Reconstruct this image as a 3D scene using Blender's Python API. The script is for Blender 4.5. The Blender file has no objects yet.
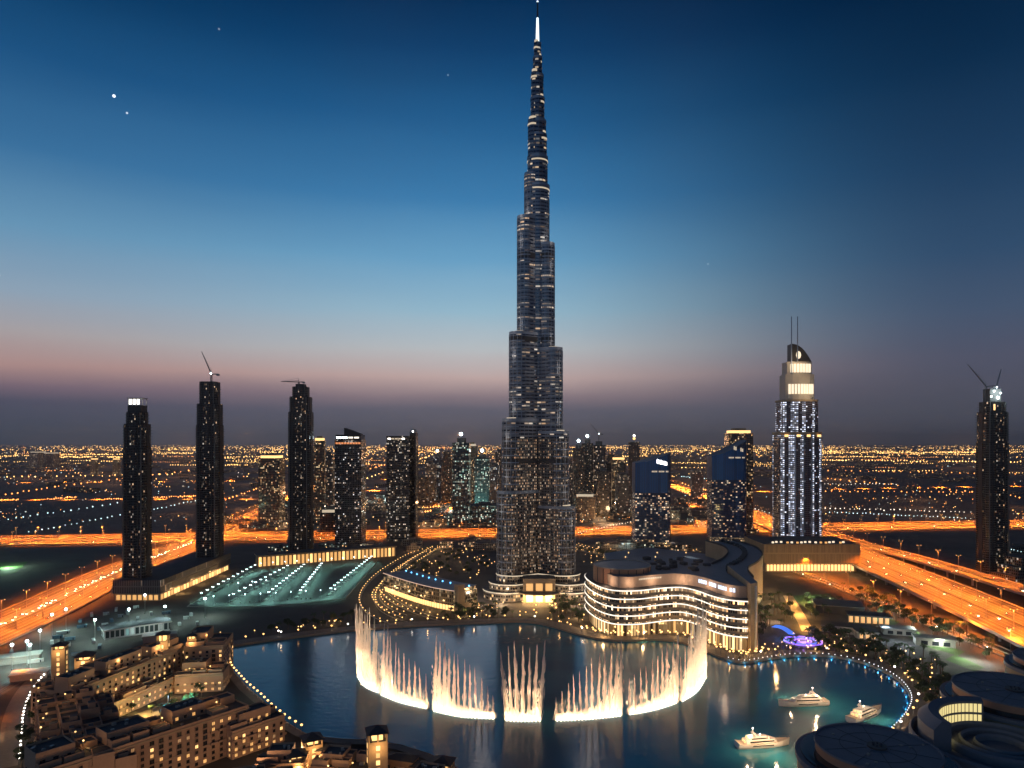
import bpy, math, random
from math import sin, cos, pi, radians, sqrt, atan2, exp, hypot
from mathutils import Vector, Matrix

R = random.Random(11)
S = bpy.context.scene
COL = S.collection
F, CX, HY, H = 700.0, 512.0, 442.0, 200.0

# ------------------------------------------------------------------ camera, world, exposure
cam = bpy.data.cameras.new('camera')
cam.sensor_width = 36.0
cam.lens = 36.0 * F / 1024.0
cam.shift_y = (HY - 384.0) / 1024.0
cam.clip_start = 1.0
cam.clip_end = 200000.0
co = bpy.data.objects.new('camera', cam)
COL.objects.link(co)
co.location = (0, 0, H)
co.rotation_euler = (pi / 2, 0, 0)
S.camera = co
S.view_settings.view_transform = 'Standard'
S.view_settings.look = 'None'
S.view_settings.exposure = 0.0
S.view_settings.gamma = 1.0
S.view_settings.use_curve_mapping = False
S.render.engine = 'CYCLES'
cy = S.cycles
cy.use_denoising = True
try:
    cy.denoiser = 'OPENIMAGEDENOISE'
    cy.denoising_input_passes = 'RGB_ALBEDO_NORMAL'
except Exception:
    pass
cy.max_bounces = 5
cy.diffuse_bounces = 2
cy.glossy_bounces = 3
cy.transmission_bounces = 3
cy.transparent_max_bounces = 16
cy.sample_clamp_indirect = 4.0
cy.sample_clamp_direct = 0.0
cy.use_light_tree = True
cy.caustics_reflective = False
cy.caustics_refractive = False
S.render.filter_size = 1.6 if hasattr(S.render, 'filter_size') else 1.5


def lin(r, g, b):
    f = lambda c: (c / 255.0 / 12.92) if c / 255.0 <= 0.04045 else ((c / 255.0 + 0.055) / 1.055) ** 2.4
    return (f(r), f(g), f(b), 1.0)


class NT:
    """small helper to wire node trees"""
    def __init__(self, nt):
        self.nt = nt
        nt.nodes.clear()

    def n(self, t, **kw):
        o = self.nt.nodes.new(t)
        for k, v in kw.items():
            setattr(o, k, v)
        return o

    def set(self, sock, v):
        if v is None:
            return
        if isinstance(v, bpy.types.NodeSocket):
            self.nt.links.new(v, sock)
        else:
            sock.default_value = v

    def m(self, op, a, b=None, c=None, clamp=False):
        o = self.n('ShaderNodeMath', operation=op, use_clamp=clamp)
        self.set(o.inputs[0], a)
        self.set(o.inputs[1], b)
        self.set(o.inputs[2], c)
        return o.outputs[0]

    def mix(self, f, a, b):
        o = self.n('ShaderNodeMix', data_type='RGBA')
        self.set(o.inputs[0], f)
        self.set(o.inputs[6], a)
        self.set(o.inputs[7], b)
        return o.outputs[2]

    def ramp(self, f, stops):
        o = self.n('ShaderNodeValToRGB')
        e = o.color_ramp.elements
        while len(e) < len(stops):
            e.new(0.5)
        for i, (p, c) in enumerate(stops):
            e[i].position = p
            e[i].color = c
        self.set(o.inputs[0], f)
        return o.outputs[0]

    def noise(self, vec, scale, detail=3.0, rough=0.5):
        o = self.n('ShaderNodeTexNoise')
        self.set(o.inputs['Vector'], vec)
        o.inputs['Scale'].default_value = scale
        o.inputs['Detail'].default_value = detail
        o.inputs['Roughness'].default_value = rough
        return o.outputs[0]


def build_world():
    w = bpy.data.worlds.new('World')
    S.world = w
    w.use_nodes = True
    t = NT(w.node_tree)
    tc = t.n('ShaderNodeTexCoord')
    sp = t.n('ShaderNodeSeparateXYZ')
    t.set(sp.inputs[0], tc.outputs['Generated'])
    x, y, z = sp.outputs
    hz = t.m('SQRT', t.m('ADD', t.m('MULTIPLY', x, x), t.m('MULTIPLY', y, y)))
    hz = t.m('MAXIMUM', hz, 0.02)
    e = t.m('DIVIDE', z, hz)
    # slight waviness of the dusk band
    az = t.m('DIVIDE', x, hz)
    nz = t.n('ShaderNodeCombineXYZ')
    t.set(nz.inputs[0], az)
    t.set(nz.inputs[1], t.m('MULTIPLY', e, 6.0))
    wob = t.m('MULTIPLY', t.m('SUBTRACT', t.noise(nz.outputs[0], 3.0, 3.0), 0.5), 0.02)
    e = t.m('ADD', e, wob)
    f = t.m('DIVIDE', e, 0.70, clamp=True)
    P = lambda yy: max(0.0, (HY - yy) / 700.0 / 0.70)
    left = [(0.0, lin(84, 84, 92)), (P(424), lin(74, 80, 98)), (P(408), lin(84, 84, 104)), (P(396), lin(128, 108, 122)),
            (P(378), lin(184, 148, 144)), (P(352), lin(176, 168, 170)), (P(316), lin(146, 168, 188)), (P(265), lin(104, 152, 186)),
            (P(200), lin(58, 114, 160)), (P(120), lin(26, 82, 130)), (P(50), lin(6, 58, 100)), (P(0), lin(0, 42, 80)), (1.0, lin(0, 28, 60))]
    mid = [(0.0, lin(98, 96, 102)), (P(426), lin(94, 96, 110)), (P(410), lin(102, 102, 118)), (P(397), lin(148, 130, 138)),
           (P(378), lin(204, 178, 174)), (P(350), lin(192, 198, 202)), (P(312), lin(152, 190, 210)), (P(260), lin(106, 164, 202)),
           (P(200), lin(60, 126, 176)), (P(120), lin(30, 92, 142)), (P(50), lin(8, 62, 108)), (P(0), lin(1, 46, 86)), (1.0, lin(0, 30, 64))]
    right = [(0.0, lin(84, 84, 92)), (P(425), lin(78, 82, 96)), (P(395), lin(84, 86, 102)), (P(370), lin(84, 88, 108)),
             (P(330), lin(70, 88, 114)), (P(280), lin(48, 78, 110)), (P(210), lin(28, 62, 96)), (P(120), lin(8, 44, 76)),
             (P(40), lin(0, 30, 60)), (P(0), lin(0, 24, 52)), (1.0, lin(0, 18, 42))]
    cl, cm, cr = t.ramp(f, left), t.ramp(f, mid), t.ramp(f, right)

    def sm(v, a, b):
        o = t.n('ShaderNodeMapRange', interpolation_type='SMOOTHSTEP')
        t.set(o.inputs[0], v)
        o.inputs[1].default_value = a
        o.inputs[2].default_value = b
        return o.outputs[0]
    c = t.mix(sm(az, -0.62, -0.02), cl, cm)
    c = t.mix(sm(az, -0.05, 0.56), c, cr)
    # weak physical sky under the dusk band, sun just below the horizon behind the city
    sky = t.n('ShaderNodeTexSky', sky_type='NISHITA', sun_disc=False)
    sky.sun_elevation = radians(-6)
    sky.sun_rotation = radians(-8)
    add = t.n('ShaderNodeMix', data_type='RGBA', blend_type='ADD')
    add.inputs[0].default_value = 0.02
    t.set(add.inputs[6], c)
    t.set(add.inputs[7], sky.outputs[0])
    c = add.outputs[2]
    # a few stars
    tot = None
    for (px, py, b) in ((114, 96, 2.2), (127, 113, 0.7), (448, 75, 0.28), (219, 29, 0.22), (708, 264, 0.2)):
        d = Vector(((px - CX) / F, 1.0, (HY - py) / F)).normalized()
        vm = t.n('ShaderNodeVectorMath', operation='DOT_PRODUCT')
        t.set(vm.inputs[0], tc.outputs['Generated'])
        vm.inputs[1].default_value = d
        o = t.n('ShaderNodeMapRange', interpolation_type='SMOOTHSTEP')
        t.set(o.inputs[0], vm.outputs['Value'])
        rr = 0.0021 if b > 1 else 0.0016
        o.inputs[1].default_value = 1 - rr * rr / 2
        o.inputs[2].default_value = 1.0
        o.inputs[4].default_value = b
        tot = o.outputs[0] if tot is None else t.m('ADD', tot, o.outputs[0])
    ad2 = t.n('ShaderNodeMix', data_type='RGBA', blend_type='ADD')
    ad2.inputs[0].default_value = 1.0
    t.set(ad2.inputs[6], c)
    t.set(ad2.inputs[7], tot)
    bg = t.n('ShaderNodeBackground')
    t.set(bg.inputs[0], ad2.outputs[2])
    bg.inputs[1].default_value = 1.0
    out = t.n('ShaderNodeOutputWorld')
    t.nt.links.new(bg.outputs[0], out.inputs[0])


build_world()

# last glow of the set sun: very weak, broad, from behind the city
sun = bpy.data.lights.new('sun', 'SUN')
sun.energy = 0.03
sun.angle = radians(20)
sun.color = (1.0, 0.72, 0.6)
so = bpy.data.objects.new('sun', sun)
COL.objects.link(so)
so.rotation_euler = (radians(80), 0, radians(188))

# ------------------------------------------------------------------ materials


def principled(t):
    b = t.n('ShaderNodeBsdfPrincipled')
    o = t.n('ShaderNodeOutputMaterial')
    t.nt.links.new(b.outputs[0], o.inputs[0])
    return b


def pmat(name, col, rough=0.75, metal=0.0, var=0.3, scale=0.12, spec=0.4, bump=0.0):
    m = bpy.data.materials.new(name)
    m.use_nodes = True
    t = NT(m.node_tree)
    b = principled(t)
    g = t.n('ShaderNodeNewGeometry')
    n1 = t.noise(g.outputs['Position'], scale, 5.0, 0.6)
    n2 = t.noise(g.outputs['Position'], scale * 9, 3.0, 0.6)
    f = t.m('ADD', t.m('MULTIPLY', n1, 0.65), t.m('MULTIPLY', n2, 0.35))
    c1 = tuple(c * (1 - var) for c in col[:3]) + (1,)
    c2 = tuple(min(1, c * (1 + var)) for c in col[:3]) + (1,)
    c = t.ramp(f, [(0.3, c1), (0.7, c2)])
    t.set(b.inputs['Base Color'], c)
    b.inputs['Roughness'].default_value = rough
    b.inputs['Metallic'].default_value = metal
    b.inputs['Specular IOR Level'].default_value = spec
    if bump:
        bp = t.n('ShaderNodeBump')
        bp.inputs['Strength'].default_value = bump
        t.set(bp.inputs['Height'], n2)
        t.set(b.inputs['Normal'], bp.outputs[0])
    return m


def emat(name, col, strength, sampled=False):
    m = bpy.data.materials.new(name)
    m.use_nodes = True
    t = NT(m.node_tree)
    b = principled(t)
    b.inputs['Base Color'].default_value = (0.3, 0.3, 0.3, 1)
    b.inputs['Emission Color'].default_value = tuple(col[:3]) + (1,)
    b.inputs['Emission Strength'].default_value = strength
    m.cycles.emission_sampling = 'FRONT' if sampled else 'NONE'
    return m


def facade(name, wu=3.0, hv=3.8, lit=0.2, glass=(0.02, 0.03, 0.05), frame=(0.12, 0.11, 0.1), w1=(1.0, 0.62, 0.28), w2=(1.0, 0.9, 0.75),
           strength=2.5, row=0.5, col=0.0, clu=0.6, mu=0.16, mv=0.24, rough=0.12, gmetal=0.0, fmetal=0.0, frough=0.5, seed=0.0, vfade=None, colk=1.0, cthr=0.5):
    """wall of storeys and windows in metres of its UV map; some rooms are lit"""
    m = bpy.data.materials.new(name)
    m.use_nodes = True
    m.cycles.emission_sampling = 'NONE'
    t = NT(m.node_tree)
    b = principled(t)
    uv = t.n('ShaderNodeUVMap')
    sp = t.n('ShaderNodeSeparateXYZ')
    t.set(sp.inputs[0], uv.outputs[0])
    a = t.m('DIVIDE', sp.outputs[0], wu)
    c = t.m('DIVIDE', sp.outputs[1], hv)
    cu, cv = t.m('FLOOR', a), t.m('FLOOR', c)
    fu, fv = t.m('FRACT', a), t.m('FRACT', c)

    def white(p, q, s):
        cb = t.n('ShaderNodeCombineXYZ')
        t.set(cb.inputs[0], p)
        t.set(cb.inputs[1], q)
        cb.inputs[2].default_value = seed + s
        wn = t.n('ShaderNodeTexWhiteNoise', noise_dimensions='3D')
        t.set(wn.inputs[0], cb.outputs[0])
        return wn
    w = white(cu, cv, 0.37)
    sc = t.n('ShaderNodeSeparateColor')
    t.set(sc.inputs[0], w.outputs['Color'])
    r1, r2, r3 = sc.outputs
    p = lit
    rn = white(0.0, cv, 7.7).outputs['Value']
    p = t.m('MULTIPLY', p, t.m('ADD', 1.0 - row, t.m('MULTIPLY', t.m('MULTIPLY', rn, rn), 3.0 * row)))
    if col:
        ck = t.m('FLOOR', t.m('DIVIDE', cu, colk))
        cn = t.m('GREATER_THAN', white(ck, 0.0, 3.1).outputs['Value'], cthr)
        p = t.m('MULTIPLY', p, t.m('ADD', 1.0 - col, t.m('MULTIPLY', cn, col / (1 - cthr))))
    if clu:
        cb = t.n('ShaderNodeCombineXYZ')
        t.set(cb.inputs[0], cu)
        t.set(cb.inputs[1], cv)
        cb.inputs[2].default_value = seed
        cn = t.m('POWER', t.m('MULTIPLY', t.noise(cb.outputs[0], 0.13, 2.0), 1.9), 3.0)
        p = t.m('MULTIPLY', p, t.m('ADD', 1.0 - clu, t.m('MULTIPLY', cn, clu)))
    if vfade:
        o = t.n('ShaderNodeMapRange')
        t.set(o.inputs[0], sp.outputs[1])
        o.inputs[1].default_value, o.inputs[2].default_value, o.inputs[3].default_value, o.inputs[4].default_value = vfade
        p = t.m('MULTIPLY', p, o.outputs[0])
    on = t.m('LESS_THAN', r1, p)
    mk = t.m('MULTIPLY', t.m('MULTIPLY', t.m('GREATER_THAN', fu, mu), t.m('LESS_THAN', fu, 1 - mu)),
             t.m('MULTIPLY', t.m('GREATER_THAN', fv, mv), t.m('LESS_THAN', fv, 0.93)))
    em = t.m('MULTIPLY', t.m('MULTIPLY', on, mk), t.m('MULTIPLY', t.m('ADD', 0.06, t.m('POWER', r2, 2.5)), strength))
    tone = t.mix(r3, tuple(w1) + (1,), tuple(w2) + (1,))
    gl = t.mix(t.m('MULTIPLY', r2, 0.7), tuple(glass) + (1,), tuple(g * 0.45 for g in glass) + (1,))
    t.set(b.inputs['Base Color'], t.mix(mk, tuple(frame) + (1,), gl))
    t.set(b.inputs['Roughness'], t.m('ADD', t.m('MULTIPLY', mk, rough - frough), frough))
    t.set(b.inputs['Metallic'], t.m('ADD', t.m('MULTIPLY', mk, gmetal - fmetal), fmetal))
    t.set(b.inputs['Emission Color'], tone)
    t.set(b.inputs['Emission Strength'], em)
    return m


# ------------------------------------------------------------------ geometry helpers
def G(px, py, z=0.0):
    d = (H - z) * F / (py - HY)
    return ((px - CX) / F * d, d)


def zat(py, d):
    return H - (py - HY) * d / F


class MB:
    def __init__(self):
        self.v, self.f, self.uv, self.mi = [], [], [], []

    def face(self, pts, mi=0, uv=None):
        i = len(self.v)
        self.v.extend(pts)
        self.f.append(list(range(i, i + len(pts))))
        self.uv.append(uv or [(0, 0)] * len(pts))
        self.mi.append(mi)

    def prism(self, pts, z0, z1, wall=0, cap=1, top=True, bottom=False, closed=True):
        """pts counter-clockwise; z1 may be a list of heights"""
        n = len(pts)
        zt = z1 if isinstance(z1, (list, tuple)) else [z1] * n
        u = 0.0
        for i in range(n if closed else n - 1):
            j = (i + 1) % n
            a, b = pts[i], pts[j]
            l = hypot(b[0] - a[0], b[1] - a[1])
            self.face([(a[0], a[1], z0), (b[0], b[1], z0), (b[0], b[1], zt[j]), (a[0], a[1], zt[i])], wall,
                      [(u, z0), (u + l, z0), (u + l, zt[j]), (u, zt[i])])
            u += l
        if top:
            self.face([(p[0], p[1], zt[i]) for i, p in enumerate(pts)], cap, [(p[0], p[1]) for p in pts])
        if bottom:
            self.face([(p[0], p[1], z0) for p in reversed(pts)], cap)
        return self

    def box(self, x, y, z, sx, sy, sz, rz=0.0, wall=0, cap=None, bottom=True):
        c, s = cos(rz), sin(rz)
        q = [(x + dx * c - dy * s, y + dx * s + dy * c) for dx, dy in
             ((-sx / 2, -sy / 2), (sx / 2, -sy / 2), (sx / 2, sy / 2), (-sx / 2, sy / 2))]
        return self.prism(q, z, z + sz, wall, wall if cap is None else cap, bottom=bottom)

    def tube(self, p, q, r0, r1=None, n=6, mi=0, caps=True):
        r1 = r0 if r1 is None else r1
        p, q = Vector(p), Vector(q)
        d = (q - p).normalized()
        a = d.cross(Vector((0, 0, 1)))
        if a.length < 1e-3:
            a = Vector((1, 0, 0))
        a.normalize()
        b = d.cross(a)
        A = [tuple(p + (a * cos(2 * pi * i / n) + b * sin(2 * pi * i / n)) * r0) for i in range(n)]
        B = [tuple(q + (a * cos(2 * pi * i / n) + b * sin(2 * pi * i / n)) * r1) for i in range(n)]
        for i in range(n):
            j = (i + 1) % n
            self.face([A[j], A[i], B[i], B[j]], mi)
        if caps:
            self.face(A, mi)
            self.face(B[::-1], mi)
        return self

    def ball(self, c, r, rz=None, mi=0, n=6, k=4):
        rz = r if rz is None else rz
        ring = []
        for i in range(k + 1):
            th = pi * i / k
            ring.append([(c[0] + r * sin(th) * cos(2 * pi * j / n), c[1] + r * sin(th) * sin(2 * pi * j / n), c[2] - rz * cos(th)) for j in range(n)])
        for i in range(k):
            for j in range(n):
                jj = (j + 1) % n
                if i == 0:
                    self.face([ring[0][0], ring[1][jj], ring[1][j]], mi)
                elif i == k - 1:
                    self.face([ring[i][j], ring[i][jj], ring[k][0]], mi)
                else:
                    self.face([ring[i][j], ring[i][jj], ring[i + 1][jj], ring[i + 1][j]], mi)
        return self

    def octa(self, c, r, rz=None, mi=0, jit=None):
        rz = r if rz is None else rz
        x, y, z = c
        a0 = jit.random() * 1.57 if jit else 0
        e = [(x + r * cos(a0 + i * pi / 2), y + r * sin(a0 + i * pi / 2), z) for i in range(4)]
        t, b = (x, y, z + rz), (x, y, z - rz)
        for i in range(4):
            j = (i + 1) % 4
            self.face([e[i], e[j], t], mi)
            self.face([e[j], e[i], b], mi)

    def mesh(self, name, mats):
        me = bpy.data.meshes.new(name)
        me.from_pydata(self.v, [], self.f)
        for m in (mats if isinstance(mats, (list, tuple)) else [mats]):
            me.materials.append(m)
        n = len(me.materials)
        me.polygons.foreach_set('material_index', [min(i, n - 1) for i in self.mi])
        ul = me.uv_layers.new(name='UVMap')
        flat = []
        for u in self.uv:
            for q in u:
                flat.extend(q)
        ul.data.foreach_set('uv', flat)
        me.update()
        return me

    def build(self, name, mats, parent=None, loc=None, label=None, cat=None, group=None, kind=None):
        o = bpy.data.objects.new(name, self.mesh(name, mats))
        COL.objects.link(o)
        if parent:
            o.parent = parent
        if loc:
            o.location = loc
        tag(o, label, cat, group, kind)
        return o


def tag(o, label=None, cat=None, group=None, kind=None):
    if label:
        o['label'] = label
    if cat:
        o['category'] = cat
    if group:
        o['group'] = group
    if kind:
        o['kind'] = kind
    return o


def thing(name, label, cat, loc=(0, 0, 0), rz=0.0, group=None):
    o = bpy.data.objects.new(name, None)
    COL.objects.link(o)
    o.location = loc
    o.rotation_euler = (0, 0, rz)
    return tag(o, label, cat, group)


def dup(root, loc=None, rz=None, label=None, group=None, scale=None):
    def cp(o, par):
        c = o.copy()
        COL.objects.link(c)
        if par:
            c.parent = par
        for k in list(kids.get(o.name, ())):
            cp(k, c)
        return c
    kids = {}
    stack = [root]
    while stack:
        o = stack.pop()
        kids[o.name] = list(o.children)
        stack.extend(o.children)
    r = cp(root, None)
    if loc is not None:
        r.location = loc
    if rz is not None:
        r.rotation_euler = (0, 0, rz)
    if label:
        r['label'] = label
    if group:
        r['group'] = group
    if scale is not None:
        r.scale = scale if isinstance(scale, tuple) else (scale,) * 3
    return r


def light(kind, loc, energy, color, parent=None, radius=0.5, spot=None, name=None, data=None):
    if data is None:
        data = bpy.data.lights.new(name or 'lamp_light', kind)
        data.energy = energy
        data.color = color
        if kind in ('POINT', 'SPOT'):
            data.shadow_soft_size = radius
        if kind == 'SPOT' and spot:
            data.spot_size = radians(spot)
            data.spot_blend = 0.6
    o = bpy.data.objects.new(name or 'lamp_light', data)
    COL.objects.link(o)
    o.location = loc
    if parent:
        o.parent = parent
    return o


def circle(x, y, r, n=32, a0=0.0, a1=2 * pi, ry=None):
    ry = r if ry is None else ry
    full = abs(a1 - a0 - 2 * pi) < 1e-6
    k = n if full else n + 1
    return [(x + r * cos(a0 + (a1 - a0) * i / n), y + ry * sin(a0 + (a1 - a0) * i / n)) for i in range(k)]


def smooth(pts, n=8):
    """Catmull-Rom through points of any dimension"""
    P = [Vector(p) for p in pts]
    out = []
    for i in range(len(P) - 1):
        a, b, c, d = P[max(0, i - 1)], P[i], P[i + 1], P[min(len(P) - 1, i + 2)]
        for k in range(n):
            s = k / n
            out.append(0.5 * (2 * b + (c - a) * s + (2 * a - 5 * b + 4 * c - d) * s * s + (3 * b - a - 3 * c + d) * s ** 3))
    out.append(P[-1])
    return out


def walk(pts, step, start=0.0):
    """points every step metres along a polyline with headings"""
    P = [Vector(p[:2]) for p in pts]
    out, need = [], start
    for a, b in zip(P, P[1:]):
        l = (b - a).length
        if l < 1e-6:
            continue
        d = (b - a) / l
        while need <= l:
            out.append((a + d * need, atan2(d.y, d.x)))
            need += step
        need -= l
    return out


def offset(pts, w):
    P = [Vector(p[:2]) for p in pts]
    out = []
    for i in range(len(P)):
        d = (P[min(i + 1, len(P) - 1)] - P[max(i - 1, 0)])
        d.normalize()
        out.append(P[i] + Vector((-d.y, d.x)) * w)
    return out


def strip(mb, pts, w0, w1, z, mi=0, zs=None):
    A, B = offset(pts, w0), offset(pts, w1)
    u = 0
    for i in range(len(A) - 1):
        l = (A[i + 1] - A[i]).length
        za = z if zs is None else zs[i] + z
        zb = z if zs is None else zs[i + 1] + z
        mb.face([(B[i].x, B[i].y, za), (B[i + 1].x, B[i + 1].y, zb), (A[i + 1].x, A[i + 1].y, zb), (A[i].x, A[i].y, za)], mi,
                [(u, w1), (u + l, w1), (u + l, w0), (u, w0)])
        u += l
    return mb


def ribbon(mb, pts, w, z0, h, mi=0, thick=0.4):
    """low wall along a line"""
    A, B = offset(pts, w - thick / 2), offset(pts, w + thick / 2)
    for i in range(len(A) - 1):
        a, b, c, d = A[i], A[i + 1], B[i + 1], B[i]
        mb.face([(a.x, a.y, z0), (b.x, b.y, z0), (b.x, b.y, z0 + h), (a.x, a.y, z0 + h)], mi)
        mb.face([(c.x, c.y, z0), (d.x, d.y, z0), (d.x, d.y, z0 + h), (c.x, c.y, z0 + h)], mi)
        mb.face([(a.x, a.y, z0 + h), (b.x, b.y, z0 + h), (c.x, c.y, z0 + h), (d.x, d.y, z0 + h)], mi)
    return mb


SOD = (1.0, 0.225, 0.018)
WARM = (1.0, 0.58, 0.22)
COOL = (0.72, 0.93, 1.0)
M = {}
M['ground'] = pmat('ground_soil', (0.085, 0.075, 0.066), 0.9, var=0.45, scale=0.004)
def road_mat(name):
    """asphalt with streaks painted along the lanes like traffic light trails (UV: along, across in metres)"""
    m = bpy.data.materials.new(name)
    m.use_nodes = True
    t = NT(m.node_tree)
    b = principled(t)
    uv = t.n('ShaderNodeUVMap')
    mp = t.n('ShaderNodeMapping')
    t.set(mp.inputs[0], uv.outputs[0])
    mp.inputs['Scale'].default_value = (0.004, 0.55, 1)
    n1 = t.noise(mp.outputs[0], 1.0, 3.0, 0.65)
    g = t.n('ShaderNodeNewGeometry')
    n2 = t.noise(g.outputs['Position'], 0.3, 4.0)
    f = t.m('ADD', t.m('MULTIPLY', n1, 0.8), t.m('MULTIPLY', n2, 0.2))
    t.set(b.inputs['Base Color'], t.ramp(f, [(0.34, (0.03, 0.03, 0.03, 1)), (0.52, (0.085, 0.082, 0.08, 1)), (0.66, (0.2, 0.195, 0.19, 1))]))  # pale and dark streaks put into the colour in place of light trails
    b.inputs['Roughness'].default_value = 0.7
    return m


M['asphalt'] = road_mat('asphalt')
M['dark_asphalt'] = pmat('dark_asphalt', (0.05, 0.05, 0.052), 0.8, var=0.3, scale=0.03)
M['paving'] = pmat('paving', (0.19, 0.16, 0.135), 0.75, var=0.3, scale=0.05)
M['dark_paving'] = pmat('dark_paving', (0.075, 0.065, 0.058), 0.8, var=0.4, scale=0.06)
M['concrete'] = pmat('concrete', (0.33, 0.31, 0.28), 0.8, var=0.2, scale=0.08)
M['paint'] = pmat('road_paint', (0.5, 0.49, 0.46), 0.6, var=0.15, scale=0.2)
M['steel'] = pmat('galvanised_steel', (0.3, 0.3, 0.3), 0.45, 0.7, 0.15)
M['dark_steel'] = pmat('dark_steel', (0.07, 0.07, 0.075), 0.5, 0.5, 0.2)
M['roof'] = pmat('roof_membrane', (0.06, 0.062, 0.07), 0.85, var=0.3, scale=0.06)
M['navy_roof'] = pmat('navy_roof', (0.17, 0.18, 0.215), 0.6, var=0.12, scale=0.08)
M['stucco'] = pmat('sand_stucco', (0.42, 0.27, 0.19), 0.85, var=0.14, scale=0.1)
M['stucco2'] = pmat('ochre_stucco', (0.46, 0.33, 0.21), 0.85, var=0.14, scale=0.1)
M['stone'] = pmat('tan_stone', (0.42, 0.31, 0.2), 0.7, var=0.14, scale=0.08)
M['pale_stone'] = pmat('pale_stone', (0.6, 0.52, 0.43), 0.6, var=0.1)
M['terracotta'] = pmat('terracotta_cladding', (0.42, 0.22, 0.14), 0.6, var=0.12, scale=0.06)
M['white'] = pmat('white_render', (0.6, 0.57, 0.53), 0.6, var=0.1, scale=0.1)
M['gel'] = pmat('yacht_gelcoat', (0.8, 0.77, 0.72), 0.3, var=0.05, scale=0.5)
M['black_glass'] = pmat('black_glass', (0.015, 0.018, 0.025), 0.08, 0, 0.2, 0.3, 0.6)
M['grass'] = pmat('lawn', (0.06, 0.11, 0.03), 0.9, var=0.35, scale=0.1)
M['bark'] = pmat('palm_bark', (0.14, 0.1, 0.07), 0.9, var=0.3, scale=1.0)
M['leaf'] = pmat('palm_leaf', (0.05, 0.085, 0.03), 0.7, var=0.4, scale=0.4)
M['leaf2'] = pmat('tree_leaf', (0.045, 0.07, 0.03), 0.7, var=0.5, scale=0.5)
M['e_sod'] = emat('sodium_lantern', (1.0, 0.46, 0.12), 3.5)
M['e_warm'] = emat('warm_globe', (1.0, 0.53, 0.17), 3.2)
M['e_cool'] = emat('cool_lantern', (0.75, 0.96, 1.0), 12)
M['e_white'] = emat('white_lantern', (1.0, 0.93, 0.82), 7)
M['e_blue'] = emat('blue_marker', (0.12, 0.5, 1.0), 5)
M['e_gold'] = emat('golden_room', (1.0, 0.5, 0.14), 0.95)
M['e_gold2'] = emat('bright_golden_room', (1.0, 0.58, 0.2), 1.9)
M['e_dim'] = emat('dim_room', (1.0, 0.5, 0.18), 0.35)
M['e_strip'] = emat('white_light_strip', (1.0, 0.9, 0.76), 1.6)
M['e_head'] = emat('headlight', (1.0, 0.9, 0.72), 40)
M['e_tail'] = emat('taillight', (1.0, 0.08, 0.02), 4)
M['e_red'] = emat('red_beacon', (1.0, 0.08, 0.05), 5)
M['e_purple'] = emat('purple_marker', (0.3, 0.12, 1.0), 2)

# ------------------------------------------------------------------ ground, water, roads
g = MB()
g.face([(-90000, -3000, 0), (90000, -3000, 0), (90000, 90000, 0), (-90000, 90000, 0)])
g.build('ground', M['ground'], kind='structure')


def water_mat():
    m = bpy.data.materials.new('lake_water')
    m.use_nodes = True
    t = NT(m.node_tree)
    b = principled(t)
    ge = t.n('ShaderNodeNewGeometry')
    mp = t.n('ShaderNodeMapping')
    t.set(mp.inputs[0], ge.outputs['Position'])
    mp.inputs['Rotation'].default_value = (0, 0, 0.5)
    mp.inputs['Scale'].default_value = (0.5, 1.0, 1.0)
    n1 = t.noise(mp.outputs[0], 0.22, 4.0, 0.6)
    n2 = t.noise(mp.outputs[0], 0.012, 3.0, 0.5)
    t.set(b.inputs['Base Color'], t.ramp(n2, [(0.35, (0.018, 0.135, 0.205, 1)), (0.65, (0.03, 0.225, 0.29, 1))]))
    b.inputs['Roughness'].default_value = 0.13
    b.inputs['IOR'].default_value = 1.36
    b.inputs['Specular IOR Level'].default_value = 1.0
    bp = t.n('ShaderNodeBump')
    bp.inputs['Strength'].default_value = 0.35
    bp.inputs['Distance'].default_value = 0.5
    t.set(bp.inputs['Height'], n1)
    t.set(b.inputs['Normal'], bp.outputs[0])
    return m


shore_far = [(222, 649), (262, 643), (300, 638), (350, 632), (400, 628), (450, 625.5), (500, 623.5), (522, 623), (540, 625), (560, 630),
             (580, 636), (605, 641), (630, 642), (655, 641), (678, 643), (700, 650), (722, 659), (742, 664), (765, 661), (790, 657.5),
             (820, 657), (845, 660), (868, 666), (890, 676), (904, 687), (911, 700), (908, 712), (899, 724), (880, 742)]
far = [Vector(p) for p in smooth([G(*p) for p in shore_far], 4)]
near = [Vector(p) for p in [(230, 372), (120, 330), (20, 340)] + [G(*p) for p in ((470, 778), (452, 768), (430, 757), (402, 748), (370, 743), (345, 742), (322, 740), (305, 736), (290, 727), (275, 715), (262, 702), (248, 690), (234, 674), (227, 658))]]
lake = [tuple(p) for p in far] + [tuple(p) for p in near]
mb = MB()
mb.face([(x, y, 0.3) for x, y in reversed(lake)])
mb.build('lake_water', water_mat(), kind='structure')
# quay and promenade round the far shore
mb = MB()
strip(mb, far, 0.0, 16.0, 2.0, 0)
ribbon(mb, far, -0.3, 0.0, 2.2, 1, 0.6)
mb.build('promenade', [M['paving'], M['stone']], kind='structure')
nl = [far[-1]] + near + [far[0]]
mb = MB()
ribbon(mb, near[3:] + [far[0]], 0.3, 0.0, 2.2, 1, 0.6)
strip(mb, near[3:] + [far[0]], 0.0, 7.0, 2.0, 0)
mb.build('quay_path', [M['paving'], M['stone']], kind='structure')


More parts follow.
